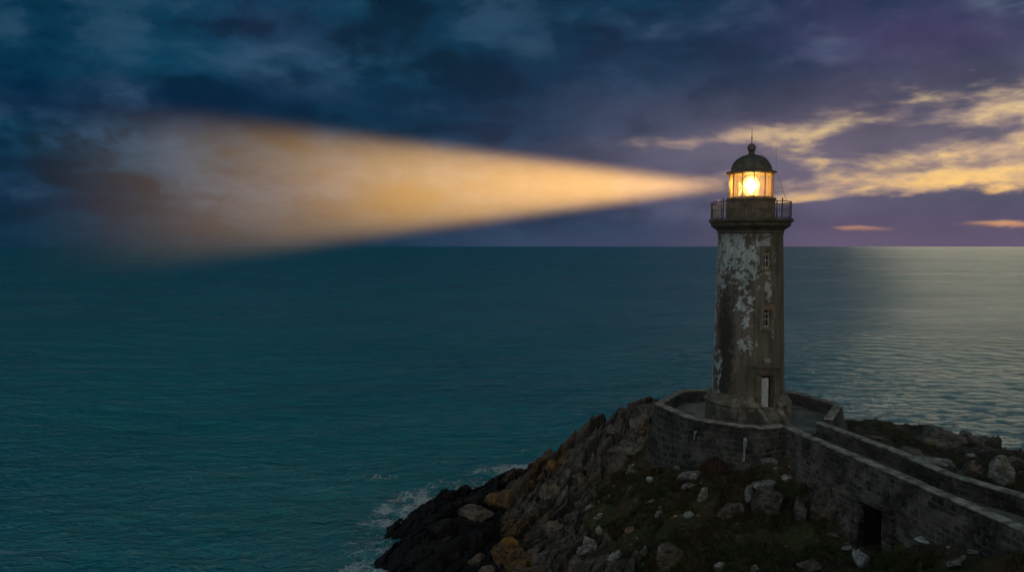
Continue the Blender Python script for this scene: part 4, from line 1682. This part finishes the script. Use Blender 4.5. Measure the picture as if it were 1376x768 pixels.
n.put(v_.inputs['Density'], n.mul(n.mul(n.mul(edge_, fall), n.madd(n.smooth(clump, 0.34, 0.66), 0.36, 0.80)), MIST_D))
o_ = n.node('ShaderNodeOutputMaterial')
n.l.new(v_.outputs[0], o_.inputs['Volume'])
mist = link('mist', me, mm)
mist.location = LPOS + Vector((0, 0, 1.0))
mist.rotation_euler = (0, 0, yaw)
tag(mist, 'thin mist added round the lantern to make its beam show', 'mist', kind='stuff')

# ------------------------------------------------------------------ rocks
_ico = {}


def ico(sub):
    if sub not in _ico:
        bm = bmesh.new()
        bmesh.ops.create_icosphere(bm, subdivisions=sub, radius=1.0)
        bm.verts.ensure_lookup_table()
        Vv = np.array([v.co[:] for v in bm.verts])
        Ff = np.array([[v.index for v in f.verts] for f in bm.faces])
        bm.free()
        _ico[sub] = (Vv, Ff)
    return _ico[sub]


def rock_mesh(name, seed, size, rough=0.10, cuts=12, sub=4, strata=0.0, lo=0.50):
    Vv, Ff = ico(sub)
    V_ = Vv.copy()
    r_ = np.random.RandomState(seed)
    for i in range(cuts):
        d = r_.normal(size=3)
        d /= np.linalg.norm(d)
        lim = r_.uniform(lo, 0.84)
        ov = np.maximum(0, V_ @ d - lim)
        V_ -= ov[:, None] * d[None, :] * 0.94
    nrm = V_ / np.linalg.norm(V_, axis=1, keepdims=True)
    f = fbm(V_[:, 0] * 1.7 + seed, V_[:, 1] * 1.7, V_[:, 2] * 1.7, seed, 5, 0.55)
    V_ += nrm * (rough * f)[:, None]
    if strata:
        d = r_.normal(size=3); d[2] *= .4
        d /= np.linalg.norm(d)
        s_ = V_ @ d * 5.0 + 0.8 * f
        g = np.abs((s_ % 1.0) - 0.5) * 2
        V_ -= nrm * (strata * (1 - np.clip(g * 3, 0, 1)))[:, None]
    V_ = V_ * np.array(size)[None, :]
    me = fast_mesh(name, V_, Ff, smooth=False)
    return me


SC = 1.0 / FPX


def rock(px, py, wpx, hpx, mat, label, cat='rock', group=None, name='rock', seed=None, rotz=None, tilt=0.0, sink=0.28, rough=0.10, cuts=12, strata=0.0, depth=0.8, lean=0.0, sub=4):
    """px, py: the middle of the rock as the photograph shows it"""
    base, t = hit(px, py + hpx * 0.36)
    dd = t
    lo = 0.46
    if mat in ('rock', 'brown', 'orange', 'black', 'pale') and wpx > 18 and px < 880:
        sink, cuts, rough, strata = 0.52, 19, 0.13, max(strata, 0.08)
        rotz = 0.65 if rotz is None else rotz
        lo = 0.34
    elif wpx > 9:
        sink, cuts, rough = max(sink, 0.31), max(cuts, 14), max(rough, 0.13)
        wpx, hpx = wpx * 1.12, hpx * 1.12
    wv, hv = wpx * dd * SC, hpx * dd * SC
    sd_ = seed if seed is not None else int(px * 7 + py * 13)
    me = rock_mesh(name, sd_, (wv * 0.56, wv * 0.56 * depth, hv * 0.62), rough, cuts, sub, strata, lo)
    me.materials.append(M[mat])
    o = bpy.data.objects.new(name, me)
    COL.objects.link(o)
    o.location = (base.x, base.y + wv * 0.2 * depth, base.z + hv * (0.5 - sink))
    o.rotation_euler = (tilt, lean, rotz if rotz is not None else random.Random(sd_).uniform(-0.5, 0.5))
    tag(o, label, cat, group)
    return o


R_ = rock
# --- the lichen crag below the ridge and the wet black rocks at the water
R_(681, 728, 98, 56, 'orange', 'broad boulder coated in yellow orange lichen above the surf', rotz=.3, lean=-.35, rough=.12, strata=.06)
R_(640, 744, 40, 44, 'brown', 'rounded brown boulder between the lichen boulder and the black rocks', rotz=.1)
R_(640, 686, 62, 26, 'brown', 'long low hump of brown rock above the black shelf', lean=-.3)
R_(672, 664, 52, 26, 'orange', 'orange stained slab at the top edge of the black rocks', lean=-.3, strata=.05)
R_(712, 640, 34, 32, 'orange', 'orange stained block standing on the ridge over the waves', strata=.05)
R_(750, 622, 40, 26, 'orange', 'squat orange brown block on the skyline of the ridge', strata=.04)
R_(737, 650, 34, 46, 'rock', 'tall grey slab leaning across the face of the crag', lean=.5, strata=.08)
R_(757, 655, 26, 44, 'rock', 'narrow grey slab leaning beside the larger leaning slab', lean=.5, strata=.08)
R_(716, 676, 36, 40, 'rock', 'dark grey block under the leaning slabs', lean=.3)
R_(823, 574, 42, 28, 'rock', 'large rounded grey boulder on the ridge beside the sea', lean=-.25, rough=.08)
R_(862, 562, 34, 22, 'rock', 'grey boulder on the ridge next to the terrace wall corner', lean=-.3)
R_(838, 596, 74, 18, 'rock', 'long grey slab sloping down the ridge', lean=-.55, strata=.06)
R_(798, 612, 46, 22, 'rock', 'flat grey slab below the rounded ridge boulder', lean=-.5, strata=.06)
R_(781, 640, 34, 34, 'brown', 'brown block in the middle of the crag', strata=.06)
R_(740, 702, 44, 40, 'brown', 'brown block above the lichen coated boulder', strata=.06, lean=.2)
R_(729, 745, 62, 32, 'rock', 'grey split boulder below the lichen coated boulder', strata=.08, lean=-.2)
R_(770, 752, 44, 34, 'brown', 'brown boulder at the foot of the pale block', strata=.05)
R_(700, 762, 40, 26, 'brown', 'low brown stone at the foot of the crag', strata=.05)
R_(788, 729, 38, 40, 'pale', 'pale grey block with split top above the crag foot', strata=.08, lean=.25)
R_(826, 744, 34, 30, 'pale', 'jagged pale rock with upright fins', strata=.14, lean=.3, cuts=16)
R_(797, 676, 28, 22, 'pale', 'pale rounded stone at the edge of the crag', strata=.05)
R_(806, 692, 20, 16, 'pale', 'small pale stone just under the rounded one', strata=.05)
R_(652, 768, 34, 26, 'brown', 'dark brown stone touching the black rocks')
R_(560, 735, 58, 34, 'black', 'wet black rock nearest the breaking foam', lean=-.2, cuts=16, rough=.16)
R_(628, 676, 70, 30, 'black', 'long wet black ledge facing the open sea', lean=-.2, cuts=16, rough=.16)
R_(588, 706, 54, 28, 'black', 'wet black rock in the middle of the shelf', cuts=16, rough=.16)
R_(612, 738, 60, 40, 'black', 'dark wet rock against the brown boulder', cuts=16, rough=.16)
R_(578, 758, 56, 30, 'black', 'wet black rock low at the surf line', cuts=16, rough=.16)
R_(664, 661, 30, 12, 'black', 'small black skerry under the orange slab', cuts=14, rough=.14)
R_(534, 719, 16, 10, 'black', 'little black rock awash in the foam', cuts=14, rough=.14)
# --- outcrops and stones on the turf
R_(1036, 672, 46, 52, 'rock', 'big grey outcrop split by cracks in the turf slope', cuts=18, strata=.05, seed=402)
R_(1034, 652, 38, 12, 'pale', 'pale flat cap stone on the big grey outcrop', strata=.05)
R_(1007, 664, 13, 30, 'pale', 'narrow upright pale stone beside the big outcrop')
R_(1078, 686, 15, 40, 'rock', 'narrow upright grey stone between outcrop and causeway')
R_(1114, 680, 44, 50, 'rock', 'massive round boulder wedged against the causeway wall', rough=.08, cuts=9, seed=77)
R_(1110, 662, 22, 12, 'rock', 'small stone capping the boulder by the causeway wall')
R_(983, 688, 36, 28, 'brown', 'brown weathered rock in a hollow of the turf', strata=.05)
R_(898, 748, 36, 40, 'brown', 'dark brown rock with flat face low on the slope', cuts=10)
R_(866, 735, 24, 32, 'pale', 'pale pointed rock beside the dark brown one', strata=.06)
R_(930, 640, 34, 12, 'pale', 'pale ragged ledge below the terrace wall', strata=.12, lean=-.4, cuts=16)
R_(926, 653, 26, 12, 'pale', 'pale blocky ledge under the ragged one', strata=.1, cuts=16)
R_(945, 664, 12, 22, 'pale', 'pale upright stone ending the ragged ledge', lean=.3)
R_(1030, 619, 26, 11, 'pale', 'pale flat boulder in the turf under the rain pipe wall', strata=.06)
R_(1043, 628, 8, 5, 'pale', 'small pale stone beside the flat boulder', strata=.0)
R_(1057, 642, 15, 8, 'pale', 'pale rounded stone above the big grey outcrop')
R_(846, 628, 15, 8, 'pale', 'pale slab tilted in the grass below the ridge', lean=-.5)
R_(850, 634, 15, 6, 'pale', 'thin pale slab lying under the tilted one', lean=-.3)
R_(874, 644, 11, 10, 'white', 'round pale green white stone alone in the turf', cuts=6)
R_(883, 617, 11, 7, 'pale', 'pale stone at the foot of the battered wall corner')
R_(911, 628, 12, 7, 'pale', 'pale stone at the wall foot beside the heather mound')
R_(898, 622, 6, 9, 'pale', 'thin upright stone at the foot of the terrace wall', lean=.3)
R_(886, 690, 11, 10, 'white', 'bright white pointed stone in dark grass', cuts=8)
R_(877, 674, 11, 6, 'pale', 'pale stone just above the bright white one')
R_(926, 691, 14, 9, 'white', 'whitish flat stone in the turf hollow', cuts=8)
R_(938, 692, 6, 5, 'pale', 'pebble like pale stone touching the whitish flat one')
R_(847, 711, 14, 9, 'red', 'reddish brown stone on the lower grass slope', cuts=8)
R_(805, 713, 11, 13, 'pale', 'pale stone between the crag and the grass')
R_(966, 762, 18, 14, 'pale', 'pale stone at the lower edge of the turf slope')
R_(1015, 764, 10, 12, 'pale', 'pale splinter of rock at the lower edge of the turf', strata=.1)
R_(1088, 761, 30, 12, 'brown', 'low brown rock sunk in the turf below the causeway')
R_(1124, 718, 19, 8, 'brown', 'brown stone under the massive round boulder')
R_(1142, 736, 18, 5, 'pale', 'flat pale stone before the causeway doorway')
R_(1158, 750, 22, 34, 'white', 'lichen spotted pale boulder below the causeway doorway', cuts=9, rough=.08)
R_(1246, 726, 22, 9, 'white', 'whitish slab on the bank below the causeway coping', strata=.05)
R_(1286, 755, 26, 9, 'pale', 'pale tilted slab low on the bank', lean=-.4, strata=.08)
R_(1312, 741, 22, 7, 'pale', 'pale slab higher on the bank', lean=-.2, strata=.05)
R_(1276, 736, 9, 5, 'pale', 'small pale stone between the two bank slabs')
R_(1296, 749, 10, 6, 'pale', 'small pale lump beside the tilted bank slab')
# --- behind the causeway
R_(1266, 584, 66, 28, 'rock', 'great grey outcrop on the skyline behind the causeway', cuts=16, strata=.05, rough=.14)
R_(1258, 598, 46, 18, 'rock', 'grey boulder in front of the skyline outcrop', cuts=10)
R_(1312, 592, 28, 14, 'brown', 'dark brown boulder at the seaward end of the outcrop')
R_(1297, 586, 22, 14, 'rock', 'grey block leaning on the skyline outcrop')
R_(1348, 634, 36, 44, 'pale', 'tall pale cliff block behind the far causeway wall', strata=.06, seed=31)
R_(1313, 632, 30, 28, 'rock', 'cracked grey block next to the tall cliff block', strata=.08)
R_(1258, 620, 58, 8, 'pale', 'long flat pale slab behind the far causeway wall', lean=.15, strata=.05)
R_(1173, 588, 36, 6, 'brown', 'flat brown slab close behind the far causeway wall', strata=.04)
R_(1226, 606, 40, 8, 'brown', 'low brown ledge between the flat slabs', strata=.05)
R_(1305, 612, 16, 7, 'pale', 'small pale stone above the cracked grey block')
R_(1368, 622, 26, 22, 'rock', 'dark block beyond the tall cliff block')
# scattered small stones nobody can tell apart
srng = random.Random(21)
small_src = None
cnt = 0
while cnt < 34:
    px, py = srng.uniform(800, 1140), srng.uniform(625, 766)
    b_, t_ = hit(px, py)
    if float(samp(rk0, b_.x, b_.y)) > 0.6 or (px > 1090 and py < 660):
        continue
    o = rock(px, py, srng.uniform(3.0, 6.5), srng.uniform(2.5, 4.5), srng.choice(['pale', 'brown', 'rock']), 'small stone half sunk in the dark turf', 'stone', 'small stones in the turf', 'stone', seed=500 + cnt, sub=3, cuts=8)
    cnt += 1

# ------------------------------------------------------------------ turf: grass blades, heather
m, n, b, o = material('dark_turf_grass')
n.put(b.inputs['Base Color'], grass_colour(n, geopos(n)))
b.inputs['Roughness'].default_value = 0.8
b.inputs['Specular IOR Level'].default_value = 0.1
M['grass'] = m


def blades(N_, xr, yr, hmin, hmax, seed, ok):
    r_ = np.random.RandomState(seed)
    x = r_.uniform(xr[0], xr[1], N_); y = r_.uniform(yr[0], yr[1], N_)
    kp = ok(x, y, r_)
    x, y = x[kp], y[kp]
    z = samp(H, x, y) - 0.03
    nb = 6
    Vs = []
    for k_ in range(nb):
        a = r_.uniform(0, 2 * PI, len(x))
        lean_ = r_.uniform(0.2, 0.9, len(x))
        hh2 = r_.uniform(hmin, hmax, len(x)) * (0.55 + 0.9 * sstep(fbm(x * 0.9, y * 0.9, 0 * x, 8, 3), -0.4, 0.7))
        ox, oy = r_.normal(0, 0.06, len(x)), r_.normal(0, 0.06, len(x))
        bw = r_.uniform(0.012, 0.025, len(x))
        pa = np.stack([x + ox - np.sin(a) * bw, y + oy + np.cos(a) * bw, z], -1)
        pb = np.stack([x + ox + np.sin(a) * bw, y + oy - np.cos(a) * bw, z], -1)
        pc = np.stack([x + ox + np.cos(a) * lean_ * hh2, y + oy + np.sin(a) * lean_ * hh2, z + hh2], -1)
        Vs.append(np.stack([pa, pb, pc], 1))
    Vv = np.concatenate(Vs).reshape(-1, 3)
    return fast_mesh('grass', Vv, np.arange(len(Vv)).reshape(-1, 3), smooth=False)


def turf_ok(x, y, r_):
    rk = samp(rk0, x, y)
    h = samp(H, x, y)
    inT = np.hypot(x - 17.9, y - 55.2) < 7.4
    cx_ = np.interp(y, [20, 30.7, 34.3, 38.6, 46.4, 49.1], [24.6, 23.0, 22.2, 21.5, 19.9, 19.4])
    inC = (np.abs(x - cx_) < 2.1) & (y < 51)
    cl_ = fbm(x * 0.5, y * 0.5, 0 * x, 5, 3)
    return (rk < 0.45) & (h > 2.0) & ~inT & ~inC & (cl_ > -0.25)


g = link('grass', blades(120000, (2, 42), (29, 62), 0.08, 0.34, 5, turf_ok), M['grass'])
tag(g, 'rough dark grass growing over the headland', 'grass', kind='stuff')

m, n, b, o = material('brown_heather')
p = geopos(n)
n.put(b.inputs['Base Color'], n.mix(n.smooth(n.noise(p, 6, 4, .6), .35, .65), rgb(.030, .018, .012), rgb(.085, .052, .036)))
b.inputs['Roughness'].default_value = 0.9
b.inputs['Specular IOR Level'].default_value = 0.05
M['heather'] = m


def mound(px, py, wpx, hpx, label, seed):
    base, t = hit(px, py + hpx * 0.4)
    wv, hv = wpx * t * SC / 2, hpx * t * SC
    r_ = np.random.RandomState(seed)
    nL = 5200
    th = r_.uniform(0, 2 * PI, nL)
    cz = r_.uniform(0.0, 1.0, nL)
    rr2 = np.sqrt(1 - cz * cz) * (1 + 0.12 * vnoise(np.cos(th) * 2, np.sin(th) * 2, cz * 3, seed))
    sh = r_.uniform(0.82, 1.03, nL)
    px_ = np.stack([np.cos(th) * rr2 * wv * sh, np.sin(th) * rr2 * wv * 0.8 * sh, cz * hv * 0.95 * sh], -1)
    d1 = r_.normal(size=(nL, 3)); d1 /= np.linalg.norm(d1, axis=1, keepdims=True)
    d2 = np.cross(d1, r_.normal(size=(nL, 3))); d2 /= np.linalg.norm(d2, axis=1, keepdims=True)
    s_ = r_.uniform(0.03, 0.07, nL)[:, None]
    Vv = np.stack([px_ - d2 * s_ * .4, px_ + d2 * s_ * .4, px_ + d1 * s_ * 1.6], 1).reshape(-1, 3)
    Ic, If = ico(3)
    core = Ic * np.array([wv * .86, wv * .7, hv * .82])
    Vall = np.concatenate([Vv, core])
    Fall = np.concatenate([np.arange(len(Vv)).reshape(-1, 3), If + len(Vv)])
    o = link('heather_mound', fast_mesh('heather_mound', Vall, Fall, smooth=False), M['heather'])
    o.location = (base.x, base.y + wv * 0.4, base.z - 0.12)
    tag(o, label, 'heather', 'heather mounds on the turf')
    return o


mound(962, 627, 38, 22, 'rounded brown heather mound under the terrace wall', 3)
mound(915, 652, 26, 10, 'low heather cushion beside the ragged pale ledge', 4)
mound(1000, 640, 44, 10, 'wide flat heather patch under the rain pipe', 5)
mound(1090, 655, 26, 12, 'heather mound close to the foot of the causeway wall', 6)
